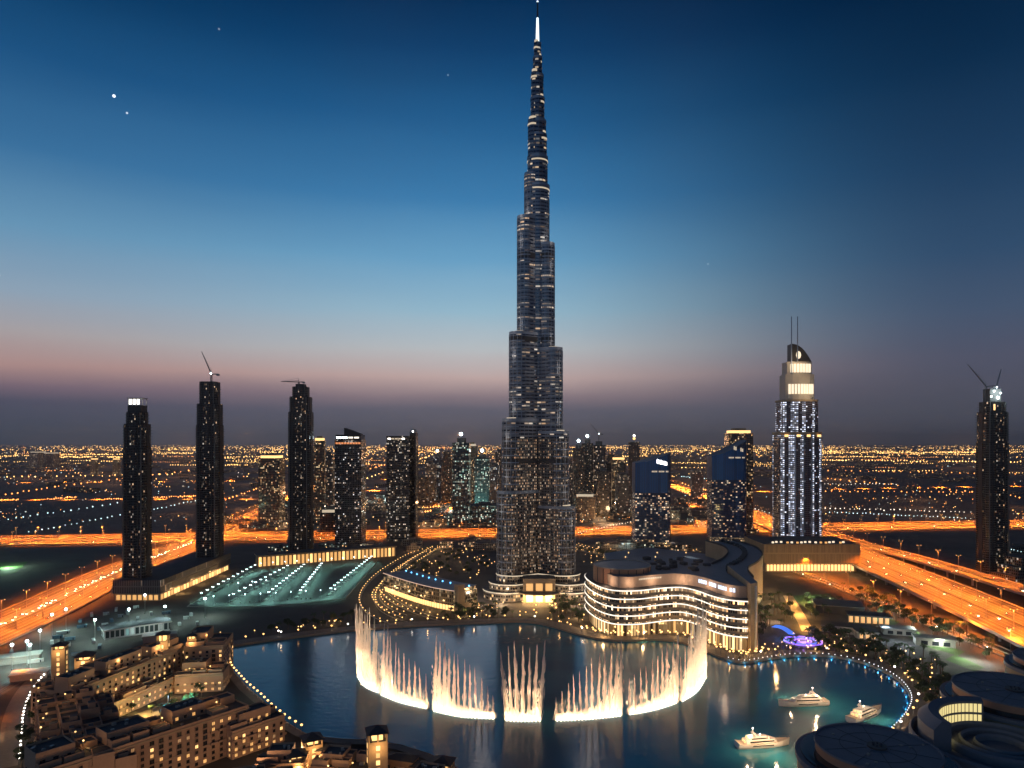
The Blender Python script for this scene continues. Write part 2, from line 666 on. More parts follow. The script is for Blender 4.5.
def lamp_proto(name, label, cat, group, h, arm, emat_, r, post='steel', energy=0, color=SOD, spot=150, thick=0.25, double=False, radius=0.8):
    t = thing(name, label, cat, (0, 0, -500), 0, group)
    p = MB()
    p.tube((0, 0, 0), (0, 0, h), thick, thick * 0.6)
    p.tube((0, 0, 0), (0, 0, 1.2), thick * 1.8)
    ends = []
    for s in ((1, -1) if double else (1,)):
        if arm:
            p.tube((0, 0, h), (0, s * arm, h + 0.6), thick * 0.6)
        ends.append((0, s * arm, h + 0.6 if arm else h))
    p.build('post', M[post], t)
    for e in ends:
        MB().ball((e[0], e[1], e[2]), r, r * 0.8).build('lantern', M[emat_], t)
    if energy:
        light('SPOT' if spot else 'POINT', (ends[0][0], 0 if double else ends[0][1], ends[0][2] - r - 0.3), energy, color, t, radius, spot)
    return t


class Road:
    def __init__(self, name, pts, width, z, lanes, mat='asphalt', deck=2.2, cols=0, barrier=True, n=10, gap=0):
        P = [Vector(q) for q in smooth([(p[0], p[1], p[2] if len(p) > 2 else z) for p in pts], n)]
        self.p = [Vector((q.x, q.y)) for q in P]
        self.z = [q.z for q in P]
        self.w = width
        mb = MB()
        hw = width / 2
        strip(mb, self.p, -hw, hw, 0.0, 0, self.z)
        if z > 3:
            A, B = offset(self.p, -hw), offset(self.p, hw)
            for i in range(len(A) - 1):
                for (a, b, fl) in ((A[i], A[i + 1], 1), (B[i], B[i + 1], 0)):
                    z0, z1 = self.z[i], self.z[i + 1]
                    q = [(a.x, a.y, z0 - deck), (b.x, b.y, z1 - deck), (b.x, b.y, z1), (a.x, a.y, z0)]
                    mb.face(q if fl else q[::-1], 1)
                mb.face([(A[i].x, A[i].y, self.z[i] - deck), (B[i].x, B[i].y, self.z[i] - deck), (B[i + 1].x, B[i + 1].y, self.z[i + 1] - deck), (A[i + 1].x, A[i + 1].y, self.z[i + 1] - deck)], 1)
        self.o = mb.build(name, [M[mat], M['concrete']], kind='structure')
        mk = MB()
        lw = width / lanes
        for k in range(1, lanes):
            off = -hw + k * lw
            solid = abs(k - lanes / 2) < 0.1
            O = offset(self.p, off)
            strip(mk, self.p, off - (0.35 if solid else 0.14), off + (0.35 if solid else 0.14), 0.06, 0, self.z)
        for s in (-1, 1):
            off = s * (hw - 1.0)
            strip(mk, self.p, off - 0.25, off + 0.25, 0.06, 0, self.z)
        mk.build('lane_marking', M['paint'], self.o)
        if width > 60:
            md = MB()
            for q_ in ((0, 0.56, -0.56) if width > 80 else (0,)):
                ww_ = 2.6 if q_ == 0 else 1.6
                strip(md, self.p, q_ * hw - ww_, q_ * hw + ww_, 0.12, 0, self.z)
            md.build('median', M['ground'], self.o)
        if barrier:
            br = MB()
            for s in (-1, 1, 0):
                A, B = offset(self.p, s * (hw - 0.2) - 0.25), offset(self.p, s * (hw - 0.2) + 0.25)
                hh = 1.1
                for i in range(len(A) - 1):
                    z0, z1 = self.z[i] + 0.002, self.z[i + 1] + 0.002
                    a, b, c, d = A[i], A[i + 1], B[i + 1], B[i]
                    br.face([(a.x, a.y, z0), (b.x, b.y, z1), (b.x, b.y, z1 + hh), (a.x, a.y, z0 + hh)])
                    br.face([(c.x, c.y, z1), (d.x, d.y, z0), (d.x, d.y, z0 + hh), (c.x, c.y, z1 + hh)])
                    br.face([(a.x, a.y, z0 + hh), (b.x, b.y, z1 + hh), (c.x, c.y, z1 + hh), (d.x, d.y, z0 + hh)])
            br.build('crash_barrier', M['concrete'], self.o)
        if cols:
            for (q, a) in walk(self.p, cols, 15):
                zz = self.zof(q)
                for s in (-0.36, 0.36):
                    mb = MB()
                    mb.tube((0, 0, 0), (0, 0, zz - deck), 1.5, n=10)
                    c = mb.build('column', M['concrete'], self.o, (q.x - sin(a) * s * width, q.y + cos(a) * s * width, 0))

    def zof(self, q):
        best, bz = 1e18, 0
        for i in range(len(self.p) - 1):
            a, b = self.p[i], self.p[i + 1]
            d = b - a
            s = max(0, min(1, (q - a).dot(d) / max(1e-9, d.length_squared)))
            e = (a + d * s - q).length_squared
            if e < best:
                best, bz = e, self.z[i] + (self.z[i + 1] - self.z[i]) * s
        return bz


west = Road('highway', [(-440, 60), (-520, 480), (-556, 800), (-603, 1080), (-628, 1380), (-690, 1900), (-770, 2400), (-900, 3300)], 86, 0.5, 12)
cross_a = Road('highway', [(-1500, 1318), (-1034, 1379), (-27, 1505), (1248, 1673), (1900, 1757)], 66, 0.62, 8)
cross_b = Road('highway', [(-1500, 1392), (-1034, 1453), (-27, 1579), (1248, 1743), (1900, 1827)], 66, 0.62, 8)
east = Road('highway', [(430, 60, 11), (475, 420, 12), (523, 716, 12), (560, 1020, 12), (595, 1330, 9), (640, 1750, 3.5), (690, 2500, 3.5), (740, 3300, 3.5)], 86, 12, 12, cols=70)
fly = Road('highway', [(640, 600, 12), (652, 890, 12), (660, 1130, 11), (655, 1330, 9.3), (668, 1420, 7), (690, 1700, 3.6)], 38, 12, 5, cols=60)
side = Road('highway', [(475, 420), (467, 640), (460, 780), (453, 920), (440, 1080), (450, 1200), (500, 1330)], 20, 0.45, 4)
# smaller streets beyond
farroads = [
    ('highway', [(-2600, 2330), (-1200, 2450), (-760, 2420)], 26),
    ('highway', [(740, 2700), (1500, 3000), (3000, 3300)], 30),
    ('highway', [(-230, 2000), (-120, 2500), (60, 2950), (500, 4300)], 26),
    ('highway', [(-640, 2600), (-380, 3900), (-200, 7000)], 46),
    ('highway', [(-3200, 3300), (-1300, 3600), (-400, 3800)], 24),
    ('highway', [(640, 2050), (380, 2350), (160, 2450)], 24),
    ('highway', [(-200, 1800), (-160, 2080), (-330, 2300)], 20),
]
for nm, pts, w in farroads:
    Road(nm, pts, w, 0.4, 4, barrier=False)

# ------------------------------------------------------------------ highway lamps
hl = lamp_proto('street_lamp', 'tall twin arm street lamp with orange lanterns along the highway left of the lake', 'street lamp', 'orange lamps of the left highway',
                21, 3.2, 'e_sod', 0.5, energy=1, spot=155, thick=0.35, double=True)
lamp_data = [c for c in hl.children if c.type == 'LIGHT'][0].data
lamp_data.energy = 300000
lamp_data.color = SOD


def lamps_on(road, step, offs, label, group, lo, hi, flip=False, proto=None):
    for off in offs:
        for (q, a) in walk(offset(road.p, off), step, step * 0.3):
            if q.y < lo or q.y > hi or abs(q.x) / q.y > 0.82:
                continue
            dup(proto or hl, (q.x, q.y, road.zof(q)), a, label, group)


lamps_on(west, 52, (-21, 21), 'tall twin arm street lamp with orange lanterns along the highway left of the lake', 'orange lamps of the left highway', 520, 2300)
lamps_on(east, 52, (-21, 21), 'tall twin arm street lamp with orange lanterns along the wide right highway', 'orange lamps of the right highway', 480, 2500)
lamps_on(fly, 52, (0,), 'tall twin arm street lamp with orange lanterns along the raised outer flyover', 'orange lamps of the flyover', 600, 1700)
lamps_on(side, 58, (-11,), 'tall twin arm street lamp with orange lanterns beside the low road next to the park', 'orange lamps of the park road', 500, 1300)
lamps_on(cross_a, 42, (0,), 'tall twin arm street lamp with orange lanterns along the near lanes of the cross highway', 'orange lamps of the near cross highway', 500, 3000)
lamps_on(cross_b, 42, (0,), 'tall twin arm street lamp with orange lanterns along the far lanes of the cross highway', 'orange lamps of the far cross highway', 500, 3000)
bright = lamp_data.copy()
bright.energy = 560000
for o in COL.objects:
    if o.type == 'LIGHT' and o.data == lamp_data and o.parent and 'cross' in o.parent.get('group', '') and 'cross' in o.parent.get('group', ''):
        o.data = bright
hl.location = (-640, 800, 0.0)   # the first of them stands beside the left highway
hl['label'] = 'tall twin arm street lamp standing on the dark sand left of the highway'
hl['group'] = 'lamps on the sand'

# ------------------------------------------------------------------ cars
def car_mesh(name, paint):
    mb = MB()
    # side profile swept across: bonnet, windscreen, roof, boot
    prof = [(-2.25, 0.35), (2.2, 0.35), (2.25, 0.75), (1.1, 0.95), (0.45, 1.45), (-1.1, 1.5), (-1.75, 1.0), (-2.25, 0.95)]
    w = 0.9
    for i in range(len(prof)):
        j = (i + 1) % len(prof)
        a, b = prof[i], prof[j]
        mi = 1 if i in (3, 5) else 0
        wa = w * (0.78 if a[1] > 1.3 else 1)
        wb = w * (0.78 if b[1] > 1.3 else 1)
        mb.face([(a[0], wa, a[1]), (a[0], -wa, a[1]), (b[0], -wb, b[1]), (b[0], wb, b[1])], mi)
    for s in (1, -1):
        q = [(p[0], s * w * (0.78 if p[1] > 1.3 else 1), p[1]) for p in prof]
        mb.face(q if s < 0 else q[::-1], 0)
        for x in (1.4, -1.4):
            mb.tube((x, s * 0.75, 0.34), (x, s * 0.93, 0.34), 0.34, n=8, mi=4)
        mb.box(2.28, s * 0.6, 0.5, 0.2, 0.5, 0.3, wall=2)
        mb.box(-2.3, s * 0.6, 0.6, 0.2, 0.5, 0.3, wall=3)
    return mb.mesh(name, [M[paint], M['black_glass'], M['e_head'], M['e_tail'], M['dark_steel']])


cars = [car_mesh('car', p) for p in ('white', 'dark_steel', 'steel')]
parked = []
for c_ in cars:
    c_ = c_.copy()
    c_.materials[2] = M['white']
    c_.materials[3] = M['terracotta']
    parked.append(c_)


def put_car(q, z, a, k, label, group, off=False):
    o = bpy.data.objects.new('car', (parked if off else cars)[k])
    COL.objects.link(o)
    o.location = (q.x, q.y, z)
    o.rotation_euler = (0, 0, a)
    return tag(o, label, 'car', group)


CN = ('white', 'black', 'grey')
ncar = 0


def traffic(road, lanes, density, lo, hi, where):
    global ncar
    for off, direc in lanes:
        for (q, a) in walk(offset(road.p, off), density, R.random() * density):
            if q.y < lo or q.y > hi or abs(q.x) / q.y > 0.76 or R.random() < 0.25:
                continue
            k = R.randrange(3)
            sense = 'with headlights on coming nearer' if direc else 'showing red tail lights'
            put_car(q, road.zof(q) + 0.07, a + (pi if direc else 0), k, '%s car %s on the %s' % (CN[k], sense, where), '%s cars on the %s' % (CN[k], where))
            ncar += 1


traffic(west, [(4, 1), (8, 1)], 14, 620, 1400, 'highway left of the lake')
traffic(west, [(-12, 0), (-30, 0)], 55, 620, 1300, 'highway left of the lake')
traffic(east, [(26, 1), (10, 1)], 60, 600, 1500, 'wide right highway')
traffic(east, [(-12, 0), (-28, 0)], 62, 600, 1300, 'wide right highway')
traffic(fly, [(9, 1), (-9, 0)], 70, 800, 1300, 'raised outer flyover')
traffic(side, [(3, 1), (-3, 0)], 75, 640, 1100, 'low road beside the park')
traffic(cross_a, [(12, 1), (-12, 0)], 110, 1000, 2500, 'cross highway')
print('cars', ncar)

# ------------------------------------------------------------------ the tallest tower
BD = 930.0
BK = BD / 700.0
BX = (537.5 - CX) * BK
bz = lambda y: H - (y - HY) * BK


def lobe(ang, L, w, n=10):
    c, s = cos(ang), sin(ang)
    q = [(0, -w / 2), (L - w / 2, -w / 2)]
    q += [(L - w / 2 + w / 2 * sin(pi * i / n), -w / 2 * cos(pi * i / n)) for i in range(1, n)]
    q += [(L - w / 2, w / 2), (0, w / 2)]
    return [(x * c - y * s, x * s + y * c) for x, y in q]


F_low = facade('tower_facade_low', 2.3, 3.7, 0.55, (0.03, 0.034, 0.045), (0.12, 0.115, 0.12), (1.0, 0.52, 0.26), (1.0, 0.82, 0.6), 0.62, row=0.35, col=0.45, colk=2, clu=0.3, mu=0.2, mv=0.36,
               rough=0.12, gmetal=0.4, fmetal=0.35, frough=0.4, seed=1)
F_mid = facade('tower_facade_mid', 6.5, 4.6, 0.34, (0.035, 0.06, 0.105), (0.2, 0.22, 0.26), (1.0, 0.62, 0.34), (1.0, 0.92, 0.8), 0.75, row=0.95, clu=0.8, mu=0.05, mv=0.5,
               rough=0.1, gmetal=0.7, fmetal=0.5, frough=0.35, seed=2)
F_top = facade('tower_facade_top', 5.0, 5.4, 0.2, (0.03, 0.055, 0.1), (0.17, 0.19, 0.23), (1.0, 0.7, 0.4), (1.0, 0.95, 0.85), 0.75, row=0.9, clu=0.6, mu=0.06, mv=0.5,
               rough=0.1, gmetal=0.7, fmetal=0.5, frough=0.35, seed=3)
M['fin'] = pmat('steel_fin', (0.3, 0.34, 0.41), 0.42, 0.6, 0.1)
M['mech'] = pmat('mechanical_louvre', (0.05, 0.05, 0.055), 0.5, 0.4, 0.1)
M['e_crown'] = emat('crown_light', (1.0, 0.8, 0.55), 0.6)
M['e_spire'] = emat('spire_light', (0.8, 0.95, 1.0), 1.5)

bt = thing('skyscraper', 'tallest tower of all, tapering in round setbacks to a lit white spire', 'skyscraper', (BX, BD, 0))
AL, AR, AB = radians(212), radians(328), radians(90)
ext = lambda px, w: (abs(px) * BK - w / 2) / 0.86 + w / 2
wings = [
    (AL, [(40.5, 30, 490), (35.5, 28, 420), (28.5, 26, 335), (20.5, 22, 220), (13.2, 18, 176)]),
    (AR, [(36.5, 29, 505), (30.5, 27, 432), (24.5, 25, 350), (16.8, 21, 246), (11.5, 17, 200)]),
    (AB, [(40, 30, 470), (33, 28, 395), (25, 26, 300), (17, 22, 228), (12, 18, 190)]),
]
for a, tiers in wings:
    zb = 0.0
    for px, w, y in tiers:
        zt = bz(y)
        L = ext(px, w) if a != AB else px * BK * 1.1
        q = lobe(a, L, w)
        zsplit = [(zb, min(zt, 205.0), F_low), (max(zb, 205.0), zt, F_mid)]
        for z0, z1, fm in zsplit:
            if z1 - z0 < 2:
                continue
            mb = MB().prism(q, z0, z1)
            wg = mb.build('wing', [fm, M['roof']], bt)
        # parapet crown at the setback, lit from the terrace
        c = MB().prism(lobe(a, L + 0.35, w + 0.7), zt - 2.6, zt + 1.2)
        c.build('setback_parapet', [M['fin'], M['roof']], wg)
        if y not in (490,):
            d = MB()
            cx, cy_ = (L - w / 2) * cos(a), (L - w / 2) * sin(a)
            d.prism(circle(cx, cy_, w * 0.3, 14), zt + 1.25, zt + 2.4)
            d.build('terrace_light', M['e_crown'], wg)
        # vertical steel fins on the rounded nose
        fn = MB()
        for i in range(-3, 4):
            b = a + i * radians(24)
            px_, py_ = (L - w / 2) * cos(a) + (w / 2 + 0.2) * cos(b), (L - w / 2) * sin(a) + (w / 2 + 0.2) * sin(b)
            fn.box(px_, py_, zb + 1, 0.9, 0.5, zt - zb - 4, b)
        if a != AB:
            for zz in ((zb + 18, zt - 24) if zt - zb > 70 else (zb + 16,)):
                light('POINT', ((L + 34) * cos(a), (L + 34) * sin(a), zz), 9000, (1, 0.84, 0.7), wg, 9.0, name='facade_light')
        rb_ = fn
        zz = zb + 9
        while zz < zt - 6:
            c_ = [((L - w / 2) * cos(a) + (w / 2 + 0.28) * cos(a + radians(t_)), (L - w / 2) * sin(a) + (w / 2 + 0.28) * sin(a + radians(t_))) for t_ in range(-90, 91, 15)]
            ribbon(rb_, c_, 0, zz, 1.5, 0, 0.5)
            zz += 9.2
        fn.build('fin', M['fin'], wg)
        for zm in (172, 330, 440):
            if zb < zm < zt - 10:
                MB().prism(lobe(a, L + 0.25, w + 0.5), zm, zm + 7).build('mechanical_band', M['mech'], wg)
        zb = zt
core = [(0, 187, 12.0, F_mid), (187, 158, 10.2, F_top), (158, 136, 9.2, F_top), (136, 122, 8.6, F_top), (122, 99, 7.0, F_top), (99, 76, 6.0, F_top), (76, 58, 4.6, F_top), (58, 44, 3.4, F_top)]
for y0, y1, r, fm in core:
    z0 = 0 if y0 == 0 else bz(y0)
    z1 = bz(y1)
    o = MB().prism(circle(0, 0, r * BK, 26), z0, z1).build('core', [fm, M['roof']], bt)
    MB().prism(circle(0, 0, r * BK + 0.4, 26), z1 - 2.5, z1 + 1).build('setback_parapet', [M['fin'], M['roof']], o)
# half drums stepping up beside the core on alternate sides
for sx, px, r, y0, y1 in ((-1, 4.2, 5.6, 187, 122), (1, 4.0, 5.2, 187, 136), (-1, 2.6, 3.9, 122, 74), (1, 2.6, 3.9, 136, 99), (1, 1.9, 2.2, 99, 58), (-1, 1.2, 2.4, 74, 44)):
    z0, z1 = bz(y0), bz(y1)
    o = MB().prism(circle(sx * px * BK, -3.2 * BK * r / 5.6, r * BK, 20), z0, z1).build('core_bay', [F_top, M['roof']], bt)
    MB().prism(circle(sx * px * BK, -3.2 * BK * r / 5.6, r * BK * 0.8, 16), z1 + 0.01, z1 + 4.0).build('terrace_light', M['e_crown'], o)
    MB().prism(circle(sx * px * BK, -3.2 * BK * r / 5.6, r * BK + 0.25, 20), z1 - 8, z1 - 5.5).build('light_band', M['e_crown'], o)
for y, r in ((158, 10.5), (187, 12.2)):
    z = bz(y)
    MB().prism(circle(0, 0, r * BK, 26), z - 7, z - 5).build('light_band', M['e_crown'], bt)
sp = MB()
sp.tube((0, 0, bz(44)), (0, 0, bz(18)), 2.5, 1.5, 10)
sp.build('lit_spire', M['e_spire'], bt)
sp = MB()
sp.tube((0, 0, bz(18)), (0, 0, bz(2)), 1.2, 0.8, 8)
sp.build('mast', M['dark_steel'], bt)
MB().ball((0, 0, bz(1.5)), 1.4).build('beacon', M['e_spire'], bt)
# terraces of the podium and golden entrance hall
F_pod = facade('podium_facade', 3.2, 4.2, 0.5, (0.03, 0.03, 0.035), (0.2, 0.17, 0.14), (1.0, 0.58, 0.24), (1.0, 0.8, 0.55), 1.5, row=0.5, clu=0.3, mu=0.12, mv=0.3, seed=5)
for a in (AL, AR, AB):
    for L, w, z0, z1 in ((78, 62, 0, 11), (70, 52, 11, 20), (60, 42, 20, 30)):
        o = MB().prism(lobe(a, L, w, 16), z0, z1).build('podium_terrace', [F_pod, M['roof']], bt)
        MB().prism(lobe(a, L + 0.8, w + 1.6, 16), z1 - 1.0, z1 + 0.4).build('lit_edge', [M['e_crown'], M['roof']], o)
hall = MB().prism([(-20, -60), (20, -60), (20, -34), (-20, -34)], 0, 30).build('entrance_hall', [M['stone'], M['roof']], bt)
for k in range(3):
    MB().box(-12 + 12 * k, -60.2, 1.0, 8.5, 0.6, 11).build('lit_doorway', M['e_gold2'], hall)
    MB().box(-12 + 12 * k, -60.2, 15.0, 8.5, 0.6, 9).build('lit_window', M['e_gold'], hall)
cn = MB().prism(circle(0, -60, 26, 24, pi, 2 * pi, 16), 12.4, 13.8).build('canopy', [M['stone'], M['roof']], hall)
for sx in (-14, 0, 14):
    light('POINT', (sx, -68, 8), 26000, WARM, bt, 1.0)
for sx in (-46, 46):
    light('POINT', (sx, -75, 10), 26000, (1, 0.72, 0.45), bt, 1.5)

# ------------------------------------------------------------------ other named towers
def rect(w, d):
    return [(-w / 2, -d / 2), (w / 2, -d / 2), (w / 2, d / 2), (-w / 2, d / 2)]


def chamfer(w, d, c):
    w, d = w / 2, d / 2
    return [(-w + c, -d), (w - c, -d), (w, -d + c), (w, d - c), (w - c, d), (-w + c, d), (-w, d - c), (-w, -d + c)]


def crane(par, x, y, z, h, jib, az, lift=0.0, lit=True):
    m = MB()
    for sx, sy in ((-1, -1), (1, -1), (1, 1), (-1, 1)):
        m.tube((x + sx, y + sy, z), (x + sx, y + sy, z + h), 0.35, n=4)
    k = int(h / 4)
    for i in range(k):
        s = 1 if i % 2 else -1
        m.tube((x - s, y - 1, z + i * 4), (x + s, y - 1, z + i * 4 + 4), 0.25, n=4)
        m.tube((x + 1, y - s, z + i * 4), (x + 1, y + s, z + i * 4 + 4), 0.25, n=4)
    ob = m.build('crane_mast', M['steel'], par)
    c, s = cos(az), sin(az)
    j = MB()
    tip = (x + c * jib * cos(lift), y + s * jib * cos(lift), z + h + jib * sin(lift))
    j.tube((x, y, z + h), tip, 0.8, 0.5, 4)
    j.tube((x, y, z + h + 2.5), tip, 0.35, 0.3, 4)
    j.tube((x, y, z + h), (x - c * jib * 0.3, y - s * jib * 0.3, z + h), 0.8, n=4)
    j.box(x - c * jib * 0.28, y - s * jib * 0.28, z + h - 2.5, 4, 2.5, 2.4, az)
    j.tube((x, y, z + h), (x, y, z + h + 7), 0.5, 0.3, 4)
    j.tube((x, y, z + h + 7), tip, 0.18, n=3)
    j.build('crane_jib', M['steel'], ob)
    if lit:
        MB().ball((x, y - 1.5, z + h + 1), 1.4).build('work_light', M['e_cool'], ob)


F_dk = facade('dark_tower_facade', 2.0, 3.2, 0.03, (0.02, 0.02, 0.024), (0.045, 0.042, 0.042), (1.0, 0.55, 0.25), (1.0, 0.9, 0.75), 1.3, row=0.3, col=0.9, colk=2, cthr=0.6, clu=0.7, seed=11)
F_dk2 = facade('dark_tower_spine', 2.0, 3.2, 0.15, (0.02, 0.02, 0.024), (0.05, 0.045, 0.045), (1.0, 0.6, 0.3), (1.0, 0.92, 0.8), 0.9, row=0.2, col=0.5, clu=0.5, seed=12)
F_sp1 = facade('sprinkled_facade', 3.2, 3.8, 0.22, (0.014, 0.018, 0.026), (0.06, 0.062, 0.07), (1.0, 0.66, 0.38), (0.9, 0.95, 1.0), 1.2, row=0.7, clu=0.92, seed=13, mu=0.2, mv=0.35)
F_sp2 = facade('sprinkled_facade', 2.8, 3.6, 0.26, (0.016, 0.017, 0.022), (0.065, 0.062, 0.064), (1.0, 0.66, 0.36), (1.0, 0.95, 0.85), 1.2, row=0.55, clu=0.88, seed=14, mu=0.2, mv=0.35)
M['slab'] = pmat('bare_concrete_slab', (0.16, 0.15, 0.14), 0.85, var=0.2)
M['dark_clad'] = pmat('dark_cladding', (0.05, 0.045, 0.045), 0.5, var=0.2)


def balconied(t, w, d, h, step=3.8, z0=0.0, x=0.0, y=0.0, proud=0.8, name='balcony_slabs'):
    m = MB()
    n = int(h / step)
    for i in range(1, n):
        m.prism([(p[0] + x, p[1] + y) for p in rect(w + 2 * proud, d + 2 * proud)], z0 + i * step - 0.25, z0 + i * step + 0.25, 0, 0, bottom=True)
    return m.build(name, M['slab'], t)


# podium with two tall dark towers
pz = 26.0
t = thing('podium_building', 'long low block with ribbed walls and golden ground floor under the two left dark towers', 'podium building', (-472, 985, 0))
F_rib = facade('ribbed_podium', 2.2, 9.0, 0.05, (0.05, 0.048, 0.045), (0.2, 0.18, 0.16), (1, .6, .3), (1, .8, .6), 1.0, mu=0.3, mv=0.1, seed=20)
MB().prism([(-30, -105), (30, -105), (30, 115), (-30, 115)], 9, pz).build('upper_wall', [F_rib, M['roof']], t)
gf = MB().prism([(-28.5, -103), (28.5, -103), (28.5, 113), (-28.5, 113)], 0, 8.99).build('ground_floor', [M['stone'], M['roof']], t)
for i in range(24):
    MB().box(28.6, -98 + i * 8.8, 1.0, 0.4, 6.0, 6.2).build('lit_window', M['e_gold2'] if i % 3 else M['e_gold'], gf)
for i in range(8):
    MB().box(-24 + i * 6.8, -103.1, 1.0, 4.6, 0.4, 6.2).build('lit_window', M['e_gold'], gf)
for y in (-60, 0, 60):
    light('POINT', (38, y, 6), 6000, WARM, t, 1.0)


def stepped(name, label, x, y, z, tiers, spine=True, fm=None, seed=0):
    t = thing(name, label, 'tower', (x, y, z))
    zb = 0
    for w, d, zt in tiers:
        o = MB().prism(chamfer(w, d, min(w, d) * 0.14), zb, zt - z).build('shaft', [fm or F_dk, M['roof']], t)
        if spine:
            MB().box(w * 0.02, -d / 2 - 0.4, zb, w * 0.3, 1.6, zt - z - zb - 3, wall=0).build('bay_column', F_dk2, o)
            for s in (-1, 1):
                MB().box(s * w * 0.27, -d / 2 - 0.3, zb, w * 0.05, 1.2, zt - z - zb - 1).build('pier', M['dark_clad'], o)
                MB().box(s * (w * 0.5 + 0.1), 0, zb, 1.2, d * 0.3, zt - z - zb - 1).build('pier', M['dark_clad'], o)
        for s in (-1, 1):
            MB().box(s * w * 0.41, -d / 2 - 0.7, zb, w * 0.05, 0.9, zt - z - zb - 1).build('edge_fin', M['slab'], o)
        balconied(o, w * 0.97, d * 0.97, zt - z - zb, 3.8, zb, proud=0.5)
        zb = zt - z
    return t, zb


d1 = 905
t1, zt = stepped('dark_tower', 'leftmost dark tower with a glaring white lit cage on its flat top', (136 - CX) / F * d1 + 2, d1, pz, [(27.5, 25, zat(448, d1)), (26, 23, zat(424, d1)), (21, 19, zat(412, d1))])
MB().prism(rect(17, 16), zt, zt + 8).build('plant_room', [M['dark_clad'], M['roof']], t1)
M['e_cage'] = emat('site_floodlight', (1.0, 0.97, 0.9), 3.0)
cg = MB()
for i in range(4):
    for sy in (-1, 1):
        cg.box(-7.5 + i * 5, sy * 8, zt + 8, 0.7, 0.7, 10)
cg.prism(rect(18, 17), zt + 17, zt + 18, bottom=True)
cg.prism(rect(18, 17), zt + 8, zt + 8.6, bottom=True)
cg.build('top_cage', M['white'], t1)
for i in range(3):
    MB().box(-5 + i * 5, -7.4, zt + 9.5, 3.4, 0.8, 6.5).build('lit_panel', M['e_cage'], t1)

d2 = 1070
t2, zt = stepped('dark_tower', 'dark tower with balconies and a luffing crane on top, second from the left', (210 - CX) / F * d2, d2, pz, [(33, 30, zat(425, d2)), (31, 28, zat(404, d2)), (25, 22, zat(382, d2))], seed=2)
crane(t2, 2, 0, zt, 12, 38, radians(175), radians(66))
d3 = 1261
t3, zt = stepped('dark_tower', 'dark stepped tower with a level crane on top and a faint lit spine', (301 - CX) / F * d3, d3, 0, [(38, 36, zat(412, d3)), (34, 32, zat(397, d3)), (26, 24, zat(387, d3))])
MB().prism(rect(15, 15), zt, zt + 5).build('plant_room', [M['dark_clad'], M['roof']], t3)
crane(t3, -4, 0, zt + 5, 4, 34, radians(172), 0.04, lit=False)

d4 = 1386
x4 = (350.5 - CX) / F * d4
t4 = thing('office_tower', 'black slab tower with sprinkled lit rooms and a slanted dark cap beside the highway', 'tower', (x4, d4, 0))
z4 = zat(440, d4)
MB().prism(rect(52, 42), 0, z4).build('shaft', [F_sp1, M['roof']], t4)
MB().prism(rect(49, 40), z4, z4 + 10).build('crown', [M['black_glass'], M['roof']], t4)
for i in range(4):
    MB().box(-18 + i * 11.5, -20.2, z4 + 3, 9, 0.6, 3.2).build('lit_panel', M['e_strip'] if i > 1 else M['e_cool'], t4)
for i in range(9):
    MB().box(-22 + i * 5.5, -21.3, z4 - 8, 4.2, 0.6, 3.4).build('orange_panel', emat('orange_crown_light', (1, 0.33, 0.1), 0.9) if i == 0 else bpy.data.materials['orange_crown_light'], t4)
MB().prism([(-10, -12), (22, -12), (22, 12), (-10, 12)], z4 + 10, [z4 + 24, z4 + 12, z4 + 12, z4 + 24]).build('roof_cap', [M['dark_clad'], M['roof']], t4)
d5 = 1428
x5 = (402 - CX) / F * d5
t5 = thing('office_tower', 'black slab tower with dense speckled windows and a small lit dome on its right corner', 'tower', (x5, d5, 0))
z5 = zat(436, d5)
MB().prism(rect(56, 44), 0, z5).build('shaft', [F_sp2, M['roof']], t5)
MB().box(25, -4, 0, 12, 36, z5 + 6).build('side_shaft', [F_dk, M['roof']], t5)
for i in range(5):
    MB().box(-22 + i * 7, -22.3, z5 - 7, 5.5, 0.6, 2.6).build('lit_panel', M['e_white'] if i in (0, 4) else M['e_crown'], t5)
dm = MB()
dm.prism(circle(24, -6, 8, 14), z5 + 6, z5 + 10)
dm.ball((24, -6, z5 + 10), 6.5, 5, n=12, k=6)
dm.tube((24, -6, z5 + 14), (24, -6, z5 + 24), 0.5, 0.2)
dm.build('dome', M['white'], t5)
MB().ball((24, -13, z5 + 9), 2).build('dome_light', M['e_white'], t5)

# blue glass pair with slanted tops
F_blue = facade('blue_glass', 4.4, 200.0, 0.0, (0.022, 0.11, 0.3), (0.01, 0.03, 0.085), mu=0.05, mv=0.0, rough=0.34, gmetal=0.75, strength=0, row=0, clu=0, seed=30)
F_blow = facade('dark_office', 3.6, 3.6, 0.3, (0.028, 0.1, 0.26), (0.012, 0.035, 0.085), (1.0, 0.55, 0.25), (1.0, 0.9, 0.72), 1.3, row=0.5, clu=0.95, mu=0.1, mv=0.35, rough=0.08, gmetal=0.3, seed=31)
F_blow2 = facade('dark_office', 3.6, 3.6, 0.26, (0.028, 0.1, 0.26), (0.012, 0.035, 0.085), (1.0, 0.5, 0.2), (1.0, 0.86, 0.62), 1.2, row=0.5, clu=0.97, mu=0.1, mv=0.35, rough=0.08, gmetal=0.3, seed=33)


